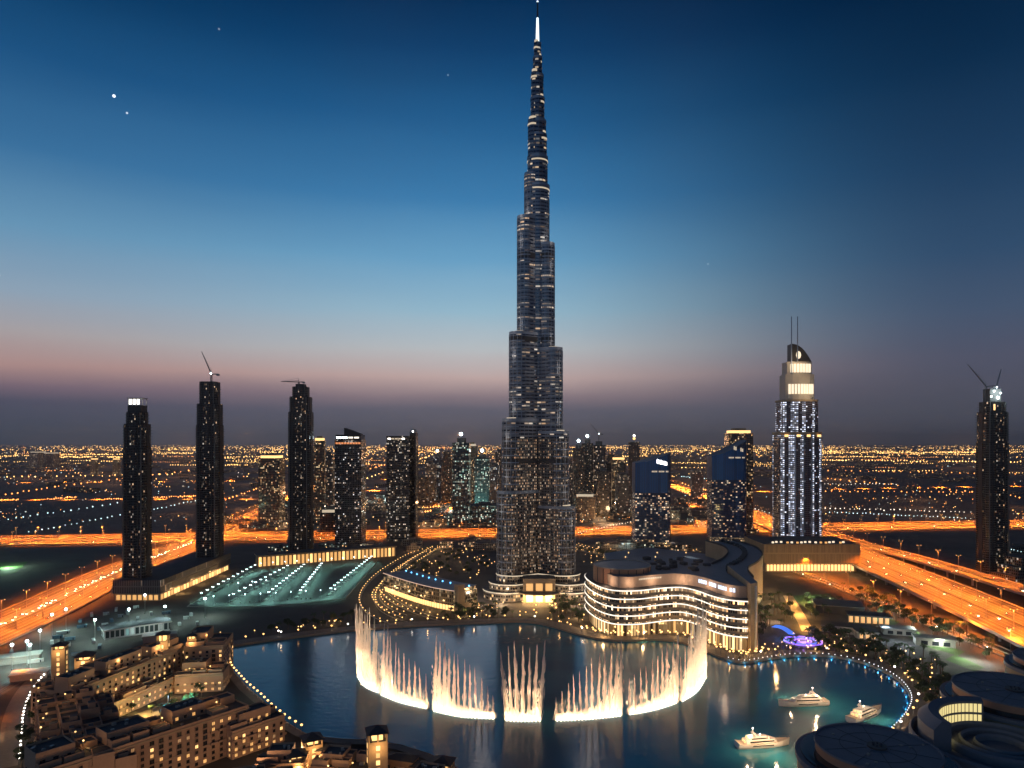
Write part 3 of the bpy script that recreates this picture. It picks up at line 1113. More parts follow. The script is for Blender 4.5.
def blue_tower(label, pxl, pxr, yb, ytl, ytr, ysplit, fm, sign):
    d = 200 * F / (yb - HY)
    xl, xr = (pxl - CX) / F * d, (pxr - CX) / F * d
    xl += 42 * xl / d
    w = xr - xl
    t = thing('glass_tower', label, 'tower', ((xl + xr) / 2, d + 20, 0))
    zs = zat(ysplit, d)
    q = [(-w / 2, -14), (-w / 6, -19), (w / 6, -20.5), (w / 2 - 5, -20), (w / 2, -15), (w / 2, 22), (-w / 2, 22)]
    MB().prism(q, 0, zs).build('lower_facade', [fm, M['roof']], t)
    zl, zr = zat(ytl, d), zat(ytr, d)
    zz = [zl + (zr - zl) * ((p[0] + w / 2) / w) ** 1.6 for p in q]
    MB().prism(q, zs, zz).build('glass_crown', [F_blue, M['navy_roof']], t)
    sg = MB()
    zt = zr - 20
    for k, (dx, ww, hh) in enumerate(((0, 2.2, 8), (3.2, 2.6, 7), (6.8, 2.2, 7.6), (9.8, 3, 6.4), (13.5, 2.2, 7.2), (16.6, 2.6, 6.2))):
        if sign == 2 and k in (2, 3):
            continue
        sg.box(w / 2 - 26 + dx, -21.2, zt - dx * 0.22, ww, 0.5, hh)
    sg.build('crown_sign', M['e_white'] if sign == 1 else M['e_crown'], t)
    s2 = MB()
    for k in range(12):
        if k % 5 != 4:
            s2.box(w / 2 - 36 + k * 2.7, -21.0, zt - 17, 1.9, 0.5, 2.8)
    s2.build('sign_line', M['e_crown'], t)
    MB().box(w / 2 + 0.4, 2, 0, 1.2, 30, zr - 6).build('side_fin', M['dark_steel'], t)
    MB().box(0, -24, 0, w + 12, 18, 7).build('plinth', [F_pod, M['roof']], t)
    return t


blue_tower('blue glass tower with dark slanted top and bright white lettering, nearer the tallest tower', 632, 671, 546, 463, 453, 493, F_blow, 1)
blue_tower('taller blue glass tower with a sharper slanted top next to the white striped hotel tower', 707, 747, 541, 456, 440, 480, F_blow2, 2)

# hotel tower with glowing crown
AD = 1239.0
ax = (797 - CX) / F * AD
ah = thing('hotel_tower', 'striped white and violet hotel tower with glowing curved crown and twin masts', 'tower', (ax, AD, 0))
F_ad = facade('hotel_stripes', 3.2, 3.6, 0.95, (0.05, 0.045, 0.065), (0.13, 0.11, 0.14), (0.62, 0.72, 1.0), (0.92, 0.93, 1.0), 2.1, row=0.08, col=0.92, colk=2, cthr=0.4, clu=0.1, mu=0.1, mv=0.42, rough=0.2, seed=42)
F_ad2 = facade('hotel_corner', 3.2, 3.6, 0.2, (0.045, 0.04, 0.055), (0.12, 0.1, 0.12), (1.0, 0.45, 0.15), (1.0, 0.8, 0.6), 1.2, row=0.2, col=0.2, clu=0.6, mu=0.15, mv=0.4, seed=44)
k = AD / F
za = [zat(y, AD) for y in (433, 401, 390, 375, 345)]
w0, w1, w2, w3 = 40 * k, 35 * k, 28.5 * k, 24.5 * k
shape = lambda w: [(-w / 2, -w * 0.24), (-w * 0.3, -w * 0.36), (-w * 0.1, -w * 0.4), (w * 0.1, -w * 0.4), (w * 0.3, -w * 0.36), (w / 2, -w * 0.24), (w / 2, w * 0.3), (-w / 2, w * 0.3)]
o = MB().prism(shape(w0), 0, za[0]).build('main_shaft', [F_ad, M['roof']], ah)
for s in (-1, 1):
    MB().box(s * w0 * 0.47, -2, 0, w0 * 0.12, w0 * 0.4, za[0] - 8).build('corner_bay', [F_ad2, M['roof']], o)
for px in (-0.2, 0.0, 0.2):
    MB().box(px * w0, -w0 * 0.4, 0, 1.4, 2.4, za[0] - 2).build('rib', M['fin'], o)
MB().prism(shape(w0 * 1.02), za[0] - 4, za[0] + 1.5).build('cornice', [M['stone'], M['roof']], o)
for px in (-0.4, -0.12, 0.12, 0.4):
    MB().box(px * w0, -w0 * 0.4 + abs(px) * 12 - 1.5, za[0] - 7, 6, 1.5, 4).build('cornice_light', M['e_gold2'], o)
o = MB().prism(shape(w1), za[0] + 1.5, za[1]).build('upper_shaft', [F_ad, M['roof']], ah)
MB().prism(shape(w1 * 1.02), za[1] - 2, za[1] + 1.5).build('cornice', [M['stone'], M['roof']], o)
o = MB().prism(shape(w2), za[1] + 1.5, za[3]).build('crown_drum', [M['pale_stone'], M['roof']], ah)
M['e_crown2'] = emat('crown_room', (1.0, 0.82, 0.58), 1.15)
for row, (zz0, hh) in enumerate(((za[2] - 8, 17), (za[3] - 20 + 10, 0.0))):
    if hh:
        for i in range(9):
            MB().box((i - 4) * w2 * 0.098, -w2 * 0.4 + abs(i - 4) * 1.0 - 0.6, zz0, w2 * 0.07, 2.0, hh).build('crown_window', M['e_crown2'], o)
for i in range(12):
    MB().box((i - 5.5) * w2 * 0.075, -w2 * 0.38 + abs(i - 5.5) * 0.9 - 0.8, za[1] + 4, 1.6, 1.2, 7).build('crown_pier', M['white'], o)
o = MB().prism(shape(w3), za[3], za[3] + 22).build('crown_top', [M['pale_stone'], M['roof']], ah)
for i in range(7):
    MB().box((i - 3) * w3 * 0.12, -w3 * 0.4 + abs(i - 3) * 0.95 - 0.8, za[3] + 3, w3 * 0.085, 2.0, 15).build('crown_window', M['e_crown2'], o)
# sail shaped cap: tall on the left, curving down to the right
sail = [(-w3 * 0.42, 0)]
for i in range(13):
    u = i / 12
    sail.append((-w3 * 0.32 + u * w3 * 0.8, (za[4] - za[3] - 22) * (1 - u ** 2.2) + 0.5))
mb = MB()
for i in range(1, len(sail) - 1):
    a, b = sail[i], sail[i + 1]
    zb_ = za[3] + 22
    for y, fl in ((-w3 * 0.26, 0), (w3 * 0.2, 1)):
        qd = [(a[0], y, zb_), (b[0], y, zb_), (b[0], y, zb_ + b[1]), (a[0], y, zb_ + a[1])]
        mb.face(qd[::-1] if fl else qd, 0)
    mb.face([(a[0], -w3 * 0.26, zb_ + a[1]), (b[0], -w3 * 0.26, zb_ + b[1]), (b[0], w3 * 0.2, zb_ + b[1]), (a[0], w3 * 0.2, zb_ + a[1])], 0)
a = sail[1]
mb.face([(a[0], w3 * 0.2, zb_), (a[0], -w3 * 0.26, zb_), (a[0], -w3 * 0.26, zb_ + a[1]), (a[0], w3 * 0.2, zb_ + a[1])], 0)
cap = mb.build('curved_cap', M['dark_clad'], ah)
MB().ball((-w3 * 0.05, -w3 * 0.28, za[3] + 34), 4.5, 7).build('cap_light', M['e_crown2'], cap)
for px in (788, 794):
    xx = (px - CX) / F * AD - ax
    m = MB()
    m.tube((xx, -w3 * 0.36, za[3]), (xx, -w3 * 0.36, zat(318, AD)), 1.3, 0.7, 6)
    m.build('twin_mast', M['fin'], ah)
light('POINT', (-15, -w3 * 0.9, za[3] + 22), 20000, (1, 0.75, 0.45), ah, 2)
light('POINT', (12, -w2 * 0.9, za[1] + 14), 20000, (1, 0.75, 0.45), ah, 2)
# hotel podium
ph = thing('hotel_podium', 'broad brown box podium with golden colonnade at the foot of the striped hotel tower', 'podium building', ((800 - CX) / F * 1120, 1120, 0))
F_bpod = facade('brown_podium', 1.6, 30, 0.0, (0.3, 0.2, 0.11), (0.34, 0.24, 0.13), mu=0.1, mv=0.0, rough=0.6, seed=47, strength=0, row=0, clu=0)
pw = 148
MB().prism(rect(pw, 90), 14, 43).build('upper_wall', [F_bpod, M['roof']], ph)
gf = MB().prism(rect(pw - 8, 82), 0, 13.99).build('ground_floor', [M['stone'], M['roof']], ph)
for i in range(26):
    MB().box(-pw / 2 + 8 + i * 5.2, -41.2, 1.5, 3.4, 0.5, 9.5).build('lit_bay', M['e_gold2'], gf)
for i in range(16):
    s = R.random()
    MB().box(-56 + i * 7.4, -38 + s * 10, 43.01, 3, 2, 2.5).build('roof_lantern', M['e_crown2'] if s > 0.4 else M['e_gold'], ph)
for x in (-50, 0, 50):
    light('POINT', (x, -78, 14), 12000, WARM, ph, 2)

# tower being built on the far right
dr = 1075.0
xr = (992 - CX) / F * dr
F_con = facade('unfinished_tower', 2.2, 3.3, 0.07, (0.025, 0.022, 0.02), (0.07, 0.06, 0.052), (1.0, 0.5, 0.2), (1.0, 0.75, 0.5), 1.2, row=0.3, col=0.8, colk=2, cthr=0.6, clu=0.6, seed=50)
tr, zt = stepped('unfinished_tower', 'tall dark unfinished tower with two cranes and glaring work lights beyond the right highway', xr, dr, 0, [(35, 30, zat(442, dr)), (33, 29, zat(412, dr)), (28, 25, zat(402, dr))], fm=F_con)
MB().prism(rect(17, 16), zt, zt + 20).build('core_stub', [M['slab'], M['roof']], tr)
for i, (x, zz) in enumerate(((-7, 8), (-3, 16), (3, 6), (7, 13), (1, 22))):
    MB().ball((x, -9, zt + zz), 1.2 if i != 2 else 2.2).build('work_light', M['e_cool'], tr)
for x in (-6, 3):
    MB().box(x, -12.8, zt - 13, 4, 0.8, 9).build('lit_room', M['e_gold2'], tr)
crane(tr, -8, 2, zt, 24, 44, radians(125), radians(55), lit=False)
crane(tr, 8, 2, zt, 22, 38, radians(40), radians(52), lit=False)
light('POINT', (0, -20, zt + 14), 20000, COOL, tr, 2)
rp = thing('apartment_block', 'long low dark block with warm balconies at the right picture edge beyond the highway', 'building', ((1046 - CX) / F * 1010, 1010, 0), radians(12))
for i in range(3):
    o = MB().prism(rect(150 - i * 18, 40 - i * 6), i * 12 + 0.0, i * 12 + 12).build('storey_block', [facade('low_block', 3.2, 4, 0.16, (0.03, 0.03, 0.03), (0.16, 0.13, 0.1), strength=1.0, seed=52 + i, row=0.3), M['roof']], rp)

# ------------------------------------------------------------------ waterfront shopping building with waving bands
front = smooth([(110, 835), (90, 812)] + [G(x, y, 15) for x, y in ((585, 606), (590, 613), (600, 619.5), (612, 623.5), (625, 624.5), (640, 624), (655, 622), (668, 620.5), (680, 620.2), (690, 622), (700, 625.5), (710, 630), (722, 634), (735, 636.5), (748, 637.5))], 5)
front = [tuple(p) for p in front]
back = [(232, 690), (236, 790), (228, 845), (190, 860), (140, 852)]
ml = thing('shopping_building', 'curving waterfront building wrapped in five waving white light bands with a terracotta drum on top', 'building', (0, 0, 0))
F_mall = facade('mall_glazing', 2.2, 8.5, 0.85, (0.03, 0.028, 0.026), (0.24, 0.18, 0.13), (1.0, 0.5, 0.18), (1.0, 0.78, 0.5), 3.2, row=0.2, clu=0.45, mu=0.14, mv=0.3, seed=60)
F_mall0 = facade('mall_arcade', 3.4, 15.0, 0.9, (0.05, 0.04, 0.03), (0.26, 0.19, 0.12), (1.0, 0.5, 0.16), (1.0, 0.72, 0.36), 2.6, row=0.0, clu=0.2, mu=0.18, mv=0.05, seed=61)


def shrink(pts, d):
    return [tuple(p) for p in offset(pts, d)]


levels = [0, 15, 23.5, 32, 40.5, 49]
for i in range(5):
    set_in = 1.8 if i else 5.0
    q = shrink(front, set_in) + back
    fl = MB().prism(q, levels[i] + (0.7 if i else 0), levels[i + 1] - 0.7).build('storey', [F_mall if i else F_mall0, M['roof']], ml)
    # projecting floor slab with lit edge
    sl = MB().prism(list(front) + back, levels[i + 1] - 0.7, levels[i + 1] + 0.7, bottom=True).build('floor_slab', [M['white'], M['roof']], fl)
    st = MB()
    ribbon(st, front, -0.25, levels[i + 1] - 0.45, 0.9, 0, 0.45)
    st.build('light_band', M['e_strip'], sl)
wall_line = shrink(front[18:], 12)
q = wall_line + [(227, 690), (230, 780), (222, 832), (185, 846), (140, 836), (120, 800)]
M['tan_clad'] = pmat('tan_cladding', (0.5, 0.37, 0.28), 0.6, var=0.1, scale=0.06)
MB().prism(q, 49.7, 61).build('upper_wall', [M['tan_clad'], M['navy_roof']], ml)
dr_ = MB().prism(circle(120, 764, 31, 40), 49.7, 66).build('drum', [M['terracotta'], M['navy_roof']], ml)
for i in range(9):
    a = radians(205 + i * 17)
    MB().box(120 + 31 * cos(a), 764 + 31 * sin(a), 50.5, 0.7, 0.7, 15, a).build('pilaster', M['dark_clad'], dr_)
rim = MB()
ribbon(rim, circle(120, 764, 30.5, 40) + [(150.5, 764)], 0, 66.0, 1.0, 0, 0.8)
rim.build('roof_rim', M['concrete'], dr_)
ew = MB().prism([(225.5, 661), (235, 669), (243, 760), (234, 760)], 0, 66).build('end_wall', [M['stone'], M['navy_roof']], ml)
MB().box(231.5, 665.0, 1, 1.6, 1.2, 62, radians(40)).build('white_corner_strip', M['white'], ew)
sg = MB()
A = walk(shrink(front[55:], 11.6), 3.2, 2)
for i, (qq, a) in enumerate(A[:17]):
    if i % 5 != 4:
        sg.box(qq.x, qq.y, 54.5, 2.1, 0.5, 3.6, a)
sg.build('wall_sign', emat('blue_white_sign', (0.6, 0.75, 1.0), 1.6), ml)
s2 = MB()
for i, (qq, a) in enumerate(walk(shrink(front[36:50], 11.6), 2.2, 4)[:13]):
    s2.box(qq.x, qq.y, 57, 1.6, 0.5, 1.5, a)
s2.build('wall_sign', M['e_crown'], ml)
light('POINT', (246, 652, 20), 9000, WARM, ml, 1.0)
# roof units
ru = MB()
for i in range(22):
    MB().box(R.uniform(158, 222), R.uniform(745, 835), 61.01, R.uniform(3, 9), R.uniform(3, 8), R.uniform(1.5, 4), R.uniform(0, 0.6)).build('roof_unit', M['roof'], ml)
for (qq, a) in walk(shrink(front, -9), 42, 60):
    light('POINT', (qq.x, qq.y, 7), 5200, WARM, ml, 1.0)
for (qq, a) in walk(shrink(front[18:], 5), 30, 14):
    light('POINT', (qq.x, qq.y, 55), 3800, (1, 0.66, 0.42), ml, 0.8)
# long curved wing sweeping back to the hotel podium
sw = [Vector(p) for p in smooth([(250, 765), (262, 820), (292, 870), (318, 930), (328, 990), (318, 1050)], 6)]
cw = thing('curved_wing', 'dark roofed curved wing with tan wall sweeping back behind the waving building', 'building', (250, 765, 0))
L_, R_ = offset(sw, 30), offset(sw, -14)
q = [(p.x - 250, p.y - 765) for p in R_] + [(p.x - 250, p.y - 765) for p in reversed(L_)]
o = MB().prism(q, 0, 52).build('wall', [M['stone'], M['navy_roof']], cw)
pr = MB()
loc = [(p.x - 250, p.y - 765) for p in R_]
ribbon(pr, loc, 0.6, 52.0, 2.4, 0, 0.8)
pr.build('parapet', M['roof'], o)
pr = MB()
ribbon(pr, [(p.x - 250, p.y - 765) for p in L_], -0.6, 52.0, 2.4, 0, 0.8)
pr.build('parapet', M['roof'], o)
ac = MB()
for (qq, a) in walk([(p.x - 250, p.y - 765) for p in offset(sw, 8)], 14, 10):
    MB().box(qq.x, qq.y, 52.01, 8, 6, 3, a).build('roof_unit', M['roof'], o)
for (qq, a) in walk([(p.x - 250, p.y - 765) for p in offset(sw, -26)], 46, 20):
    light('POINT', (qq.x, qq.y, 9), 4500, WARM, cw, 1.0)
# dark flat link roof behind the tower podium and the shopping building
lk = thing('link_building', 'low dark flat roofed hall between the waving building and the blue glass towers', 'building', (190, 1010, 0))
MB().prism([(-60, -120), (70, -130), (120, 40), (30, 120), (-50, 60)], 0, 30).build('wall', [F_pod, M['navy_roof']], lk)
sk = MB()
for i in range(6):
    MB().box(-20 + i * 18, -40 + i * 9, 30.01, 12, 26, 2.2, 0.3).build('skylight', M['black_glass'], lk)
for i in range(14):
    MB().ball((-45 + i * 11, -60 + (i % 4) * 40, 31), 1.0).build('roof_lamp', M['e_gold2'], lk)

# ------------------------------------------------------------------ crescent building and loop roads left of the tower
cb = thing('crescent_building', 'low dark curved building with golden arcade and thin lit roofline left of the tallest tower', 'building', (-153, 915, 0))
ln = [(p.x + 153, p.y - 915) for p in smooth([(-172, 935), (-150, 905), (-122, 870), (-95, 842), (-68, 822)], 5)]
bk = [(p.x, p.y) for p in offset(ln, 44)]
F_cr = facade('crescent_facade', 3.2, 5.0, 0.3, (0.03, 0.028, 0.025), (0.12, 0.1, 0.085), (1, .55, .22), (1, .8, .5), 0.8, row=0.7, clu=0.3, seed=66)
o = MB().prism(ln + bk[::-1], 7.5, 25).build('upper_wall', [F_cr, M['navy_roof']], cb)
gf = MB().prism([tuple(p) for p in offset(ln, 3)] + bk[::-1], 0, 7.49).build('ground_floor', [M['stone'], M['roof']], cb)
for (qq, a) in walk(offset(ln, 2.7), 4.6, 2):
    MB().box(qq.x, qq.y, 0.8, 3.2, 0.5, 5.6, a).build('lit_arch', M['e_gold2'], gf)
r_ = MB()
ribbon(r_, ln, -0.2, 24.6, 0.7, 0, 0.3)
r_.build('roofline_light', emat('rose_roofline', (1.0, 0.62, 0.45), 0.8), o)
MB().box(ln[-1][0] + 6, ln[-1][1] + 4, 0, 9, 9, 32, 0.6).build('corner_tower', [M['stone'], M['roof']], cb)
bl = MB()
for i, (qq, a) in enumerate(walk(offset(ln, 30), 15, 8)):
    MB().ball((qq.x, qq.y, 26), 0.9).build('blue_roof_lamp', M['e_blue'], o)
for (qq, a) in walk(offset(ln, -12), 40, 12):
    light('POINT', (qq.x, qq.y, 8), 5200, WARM, cb, 1.0)

PPX = lambda L, z=0: [G(x, y, z) for x, y in L]
loops = [
    ('loop_road', [(448, 547), (420, 553), (396, 566), (378, 580), (368, 595), (370, 608), (384, 618), (410, 626)], 17),
    ('loop_road', [(436, 548), (414, 562), (400, 573), (386, 585)], 12),
    ('loop_road', [(388, 583), (377, 594), (379, 603), (390, 611), (404, 616)], 8),
    ('loop_road', [(384, 592), (392, 600), (408, 609), (430, 617), (452, 621), (472, 616), (486, 606)], 8),
    ('loop_road', [(560, 548), (590, 552), (625, 560), (650, 566)], 12),
    ('loop_road', [(576, 545), (610, 556), (628, 564)], 8),
    ('loop_road', [(600, 546), (640, 545), (700, 552)], 10),
]
bol = lamp_proto('bollard_lamp', 'short golden lamp lining the curved roads left of the tallest tower', 'path lamp', 'golden lamps lining the loop roads', 3.2, 0, 'e_warm', 0.7, thick=0.14)
first = True
nb = 0
for nm, px, w in loops:
    pts = [tuple(p) for p in smooth(PPX(px), 6)]
    mb = MB()
    strip(mb, pts, -w / 2, w / 2, 0.25)
    rd = mb.build(nm, M['dark_asphalt'], kind='structure')
    kb = MB()
    for s in (-1, 1):
        ribbon(kb, pts, s * w / 2, 0.0, 0.5, 0, 0.8)
    kb.build('kerb', M['concrete'], rd)
    right = px[0][0] > 500
    for s in (-1, 1):
        for (qq, a) in walk(offset(pts, s * (w / 2 + 1.5)), 14.5, R.random() * 5):
            dup(bol, (qq.x, qq.y, 0), 0, 'short golden lamp lining the curved roads right of the tallest tower' if right else None,
                'golden lamps right of the tower' if right else None)
            nb += 1
    for (qq, a) in walk(offset(pts, w / 2 + 3), 60, 20):
        light('POINT', (qq.x, qq.y, 7), 2600, (1, .62, .25))
bol.location = (G(400, 570)[0], G(400, 570)[1], 0)

# golden colonnade hall behind the car park
gh = thing('colonnade_hall', 'long low hall with a golden lit colonnade behind the teal lit car park', 'building', (*G(258, 567), 0))
a0, a1 = Vector(G(258, 568)), Vector(G(396, 557))
dv = a1 - a0
ang = atan2(dv.y, dv.x)
gh.rotation_euler = (0, 0, ang)
ll = dv.length
MB().prism([(0, 0), (ll, 0), (ll, 26), (0, 26)], 0, 16.5).build('wall', [M['stone'], M['roof']], gh)
cor = MB().prism([(-2, -4), (ll + 2, -4), (ll + 2, 28), (-2, 28)], 16.5, 18.5, bottom=True).build('cornice', [M['stone'], M['roof']], gh)
nbay = 34
for i in range(nbay):
    x = (i + 0.5) * ll / nbay
    MB().box(x, -0.2, 0.6, ll / nbay * 0.62, 0.4, 14.5).build('lit_bay', M['e_gold'] if i % 4 else M['e_gold2'], gh)
for i in range(nbay + 1):
    MB().tube((i * ll / nbay, -2.6, 0), (i * ll / nbay, -2.6, 16.4), 0.7, 0.6, 8).build('column', M['stone'], gh)

# ------------------------------------------------------------------ car park
pk = PPX([(187, 607), (253, 567), (378, 560), (362, 580), (345, 599), (270, 607)])
mb = MB()
mb.face([(x, y, 0.2) for x, y in pk])
mb.build('car_park', M['asphalt'], kind='structure')
cl = lamp_proto('car_park_lamp', 'double headed teal white lamp post in the car park', 'lamp post', 'teal white lamps in the car park', 11, 1.0, 'e_cool', 0.5, energy=1, spot=160, thick=0.2, double=True)
cd = [c for c in cl.children if c.type == 'LIGHT'][0].data
cd.energy = 6800
cd.color = (0.4, 1.0, 0.82)
rows_px = [[(200, 603), (258, 571)], [(232, 604), (290, 572)], [(268, 602), (304, 572)], [(300, 600), (322, 570)], [(330, 598), (372, 563)], [(210, 606), (342, 598)], [(258, 571), (372, 563)], [(235, 592), (275, 588)]]
kc = 0
for row in rows_px:
    for j, (qq, a) in enumerate(walk(PPX(row), 18, 4)):
        dup(cl, (qq.x, qq.y, 0.2), a)
    for j, (qq, a) in enumerate(walk(offset(PPX(row), 6), 5.6, 6)):
        if kc < 150 and R.random() < 0.65:
            kk = R.randrange(3)
            put_car(qq, 0.22, a + pi / 2, kk, '%s parked car in a row of the teal lit car park' % CN[kk], '%s cars in the car park' % CN[kk], True)
            kc += 1
cl.location = (*G(310, 586), 0.2)
kb = MB()
ribbon(kb, pk + [pk[0]], 0, 0, 0.9, 0, 0.5)
kb.build('kerb', M['concrete'], kind='structure')

# service yard beside the left highway with floodlights
yd = PPX([(0, 672), (0, 655), (60, 632), (110, 606), (190, 612), (215, 622), (150, 640), (60, 660)])
mb = MB()
mb.face([(x, y, 0.2) for x, y in yd])
mb.build('service_yard', M['dark_paving'], kind='structure')
fl = lamp_proto('floodlight_mast', 'tall mast with a glaring cool white floodlight in the yard beside the left highway', 'floodlight', 'floodlights of the service yard', 22, 0, 'e_cool', 1.5, energy=1, spot=160, thick=0.35)
fd = [c for c in fl.children if c.type == 'LIGHT'][0].data
fd.energy = 38000
fd.color = (0.66, 1.0, 0.9)
ypx = [(27, 664), (40, 652), (52, 634), (66, 628), (12, 668), (129, 628), (165, 625), (145, 612), (205, 616), (95, 640), (30, 668)]
for i, (x, y) in enumerate(ypx):
    o = fl if i == 0 else dup(fl)
    o.location = (*G(x, y + 2), 0.2)
pv = thing('yard_pavilion', 'pale low pavilion with a glazed white frame front in the floodlit yard', 'pavilion', (*G(136, 633), 0), radians(38))
o = MB().prism(rect(60, 22), 0, 9).build('wall', [facade('pavilion_glass', 4.5, 9, 0.35, (0.05, 0.08, 0.08), (0.6, 0.62, 0.6), (0.5, 1, 0.95), (0.9, 1, 0.9), 0.6, mu=0.14, mv=0.2, seed=70, row=0, clu=0), M['roof']], pv)
MB().prism(rect(64, 26), 9, 10.2, bottom=True).build('roof', [M['white'], M['roof']], pv)
light('POINT', (10, -30, 14), 9000, (.8, 1, .92), pv, 1.0)
M['cabin'] = pmat('cabin_metal', (0.5, 0.52, 0.5), 0.6, var=0.15, scale=0.3)
M['cabin2'] = pmat('blue_container', (0.12, 0.2, 0.26), 0.6, var=0.15, scale=0.3)
cab = []
for w_, h_, mm in ((12, 2.9, 'cabin'), (9, 2.9, 'cabin2'), (6, 3.1, 'cabin')):
    mb = MB()
    mb.box(0, 0, 0.2, w_, 2.6, h_)
    for i in range(int(w_ / 0.8)):
        mb.box(-w_ / 2 + 0.4 + i * 0.8, -1.35, 0.3, 0.3, 0.12, h_ - 0.3)
        mb.box(-w_ / 2 + 0.4 + i * 0.8, 1.35, 0.3, 0.3, 0.12, h_ - 0.3)
    mb.box(0, 0, h_ + 0.2, w_ + 0.2, 2.8, 0.15)
    mb.box(w_ * 0.3, -1.42, 0.3, 1.0, 0.06, 2.1, wall=1)
    cab.append(mb.mesh('site_cabin', [M[mm], M['black_glass']]))
got_ = []
ypoly = yd
tries = 0
while len(got_) < 34 and tries < 4000:
    tries += 1
    p_ = G(R.uniform(0, 212), R.uniform(606, 672))
    ins = False
    for i in range(len(ypoly)):
        a_, b_ = ypoly[i], ypoly[i - 1]
        if (a_[1] > p_[1]) != (b_[1] > p_[1]) and p_[0] < (b_[0] - a_[0]) * (p_[1] - a_[1]) / (b_[1] - a_[1]) + a_[0]:
            ins = not ins
    if not ins or any(hypot(p_[0] - q_[0], p_[1] - q_[1]) < 15 for q_ in got_) or hypot(p_[0] - pv.location.x, p_[1] - pv.location.y) < 42:
        continue
    got_.append(p_)
    k_ = R.randrange(3)
    o = bpy.data.objects.new('site_cabin', cab[k_])
    COL.objects.link(o)
    o.location = (p_[0], p_[1], 0.2)
    o.rotation_euler = (0, 0, R.choice((0.55, 2.12)) + R.uniform(-0.1, 0.1))
    tag(o, ('long pale site cabin standing in the floodlit yard', 'blue ribbed container standing in the floodlit yard', 'short pale site cabin standing in the floodlit yard')[k_], 'cabin', ('long pale cabins', 'blue containers', 'short pale cabins')[k_] + ' of the yard')
for i, (x, y, w, hh) in enumerate(((18, 662, 34, 6), (160, 640, 30, 6), (30, 678, 26, 5))):
    t = thing('yard_shed', ('small pale shed at the left picture edge in the floodlit yard', 'small pale shed between the pavilion and the car park', 'small pale shed by the lamp lined path')[i], 'shed', (*G(x, y), 0), radians(25))
    MB().prism(rect(w, 14), 0, hh).build('wall', [M['concrete'], M['roof']], t)
    MB().prism(rect(w + 2, 16), hh, hh + 0.8, bottom=True).build('roof', M['concrete'], t)

# ------------------------------------------------------------------ towers of the district behind
CF = {
    'grey': facade('city_grey', 3.2, 3.9, 0.16, (0.03, 0.032, 0.04), (0.11, 0.105, 0.11), (1.0, .6, .3), (1, .9, .75), 1.3, seed=80),
    'teal': facade('city_teal', 3.6, 4.0, 0.3, (0.03, 0.06, 0.07), (0.08, 0.11, 0.115), (0.5, 1.0, 0.85), (1, .9, .7), 1.3, seed=81, row=0.7),
    'warm': facade('city_warm', 3.2, 3.8, 0.22, (0.035, 0.03, 0.028), (0.19, 0.14, 0.1), (1.0, .5, .18), (1, .75, .42), 1.3, seed=82),
    'blue': facade('city_blue', 3.6, 4.0, 0.16, (0.02, 0.04, 0.075), (0.06, 0.075, 0.11), (.7, .85, 1), (1, .85, .6), 1.3, seed=83),
    'dark': facade('city_dark', 3.2, 3.8, 0.09, (0.02, 0.02, 0.022), (0.06, 0.055, 0.055), (1, .55, .25), (1, .85, .65), 1.2, seed=84),
}
M['e_green'] = emat('green_glow', (0.4, 1.0, 0.8), 1.2)


def city(px0, px1, yb, yt, kind, top, label, depth=0.85):
    d = 200 * F / (yb - HY)
    w = (px1 - px0) / F * d
    z = zat(yt, d)
    t = thing('city_tower', label, 'tower', (((px0 + px1) / 2 - CX) / F * d, d + w * depth / 2, 0), R.uniform(-0.18, 0.18))
    dd = w * depth
    wu = w * 0.94
    s = MB()
    if top == 'step':
        s.prism(chamfer(wu, dd, w * 0.12), 0, z * 0.86).prism(chamfer(wu * 0.72, dd * 0.72, w * 0.1), z * 0.86, z)
    elif top == 'slant':
        s.prism(rect(wu, dd), 0, [z * 0.9, z, z, z * 0.9])
    else:
        s.prism(chamfer(wu, dd, w * 0.06), 0, z * 0.97)
    sh = s.build('shaft', [CF[kind], M['roof']], t)
    if top in ('crown', 'gold'):
        MB().prism(rect(wu * 0.8, dd * 0.8), z * 0.97, z * 0.97 + 6).build('crown', [M['e_gold2' if top == 'gold' else 'e_crown'], M['roof']], t)
        MB().prism(rect(wu * 0.5, dd * 0.5), z * 0.97 + 6, z * 0.97 + 11).build('plant_room', [M['stone'], M['roof']], t)
    elif top == 'white':
        MB().ball((0, -dd * 0.3, z + 14), 4.2).build('floodlight', M['e_cool'], t)
        MB().tube((0, -dd * 0.3, z * 0.9), (0, -dd * 0.3, z + 12), 0.8).build('mast', M['steel'], t)
        MB().prism(rect(wu * 0.5, dd * 0.5), z * 0.97, z + 5).build('plant_room', [M['slab'], M['roof']], t)
    elif top == 'crane':
        MB().prism(rect(wu * 0.5, dd * 0.5), z * 0.97, z + 5).build('plant_room', [M['slab'], M['roof']], t)
        crane(t, 0, 0, z, 26, 42, R.uniform(0, 6), radians(45))
    elif top == 'globe':
        MB().ball((0, -dd * 0.2, z + 5), 5).build('globe', M['e_gold2'], t)
        MB().ball((0, -dd * 0.2, z + 15), 4).build('globe', M['e_white'], t)
        MB().tube((0, 0, z * 0.96), (0, 0, z + 12), 1).build('mast', M['steel'], t)
    else:
        MB().prism(rect(wu * 0.45, dd * 0.4), z * 0.97, z + 4).build('plant_room', [M['slab'], M['roof']], t)
    MB().prism(rect(w * 1.25, dd * 1.2), 0, 9).build('plinth', [CF['warm'], M['roof']], t)
    return t


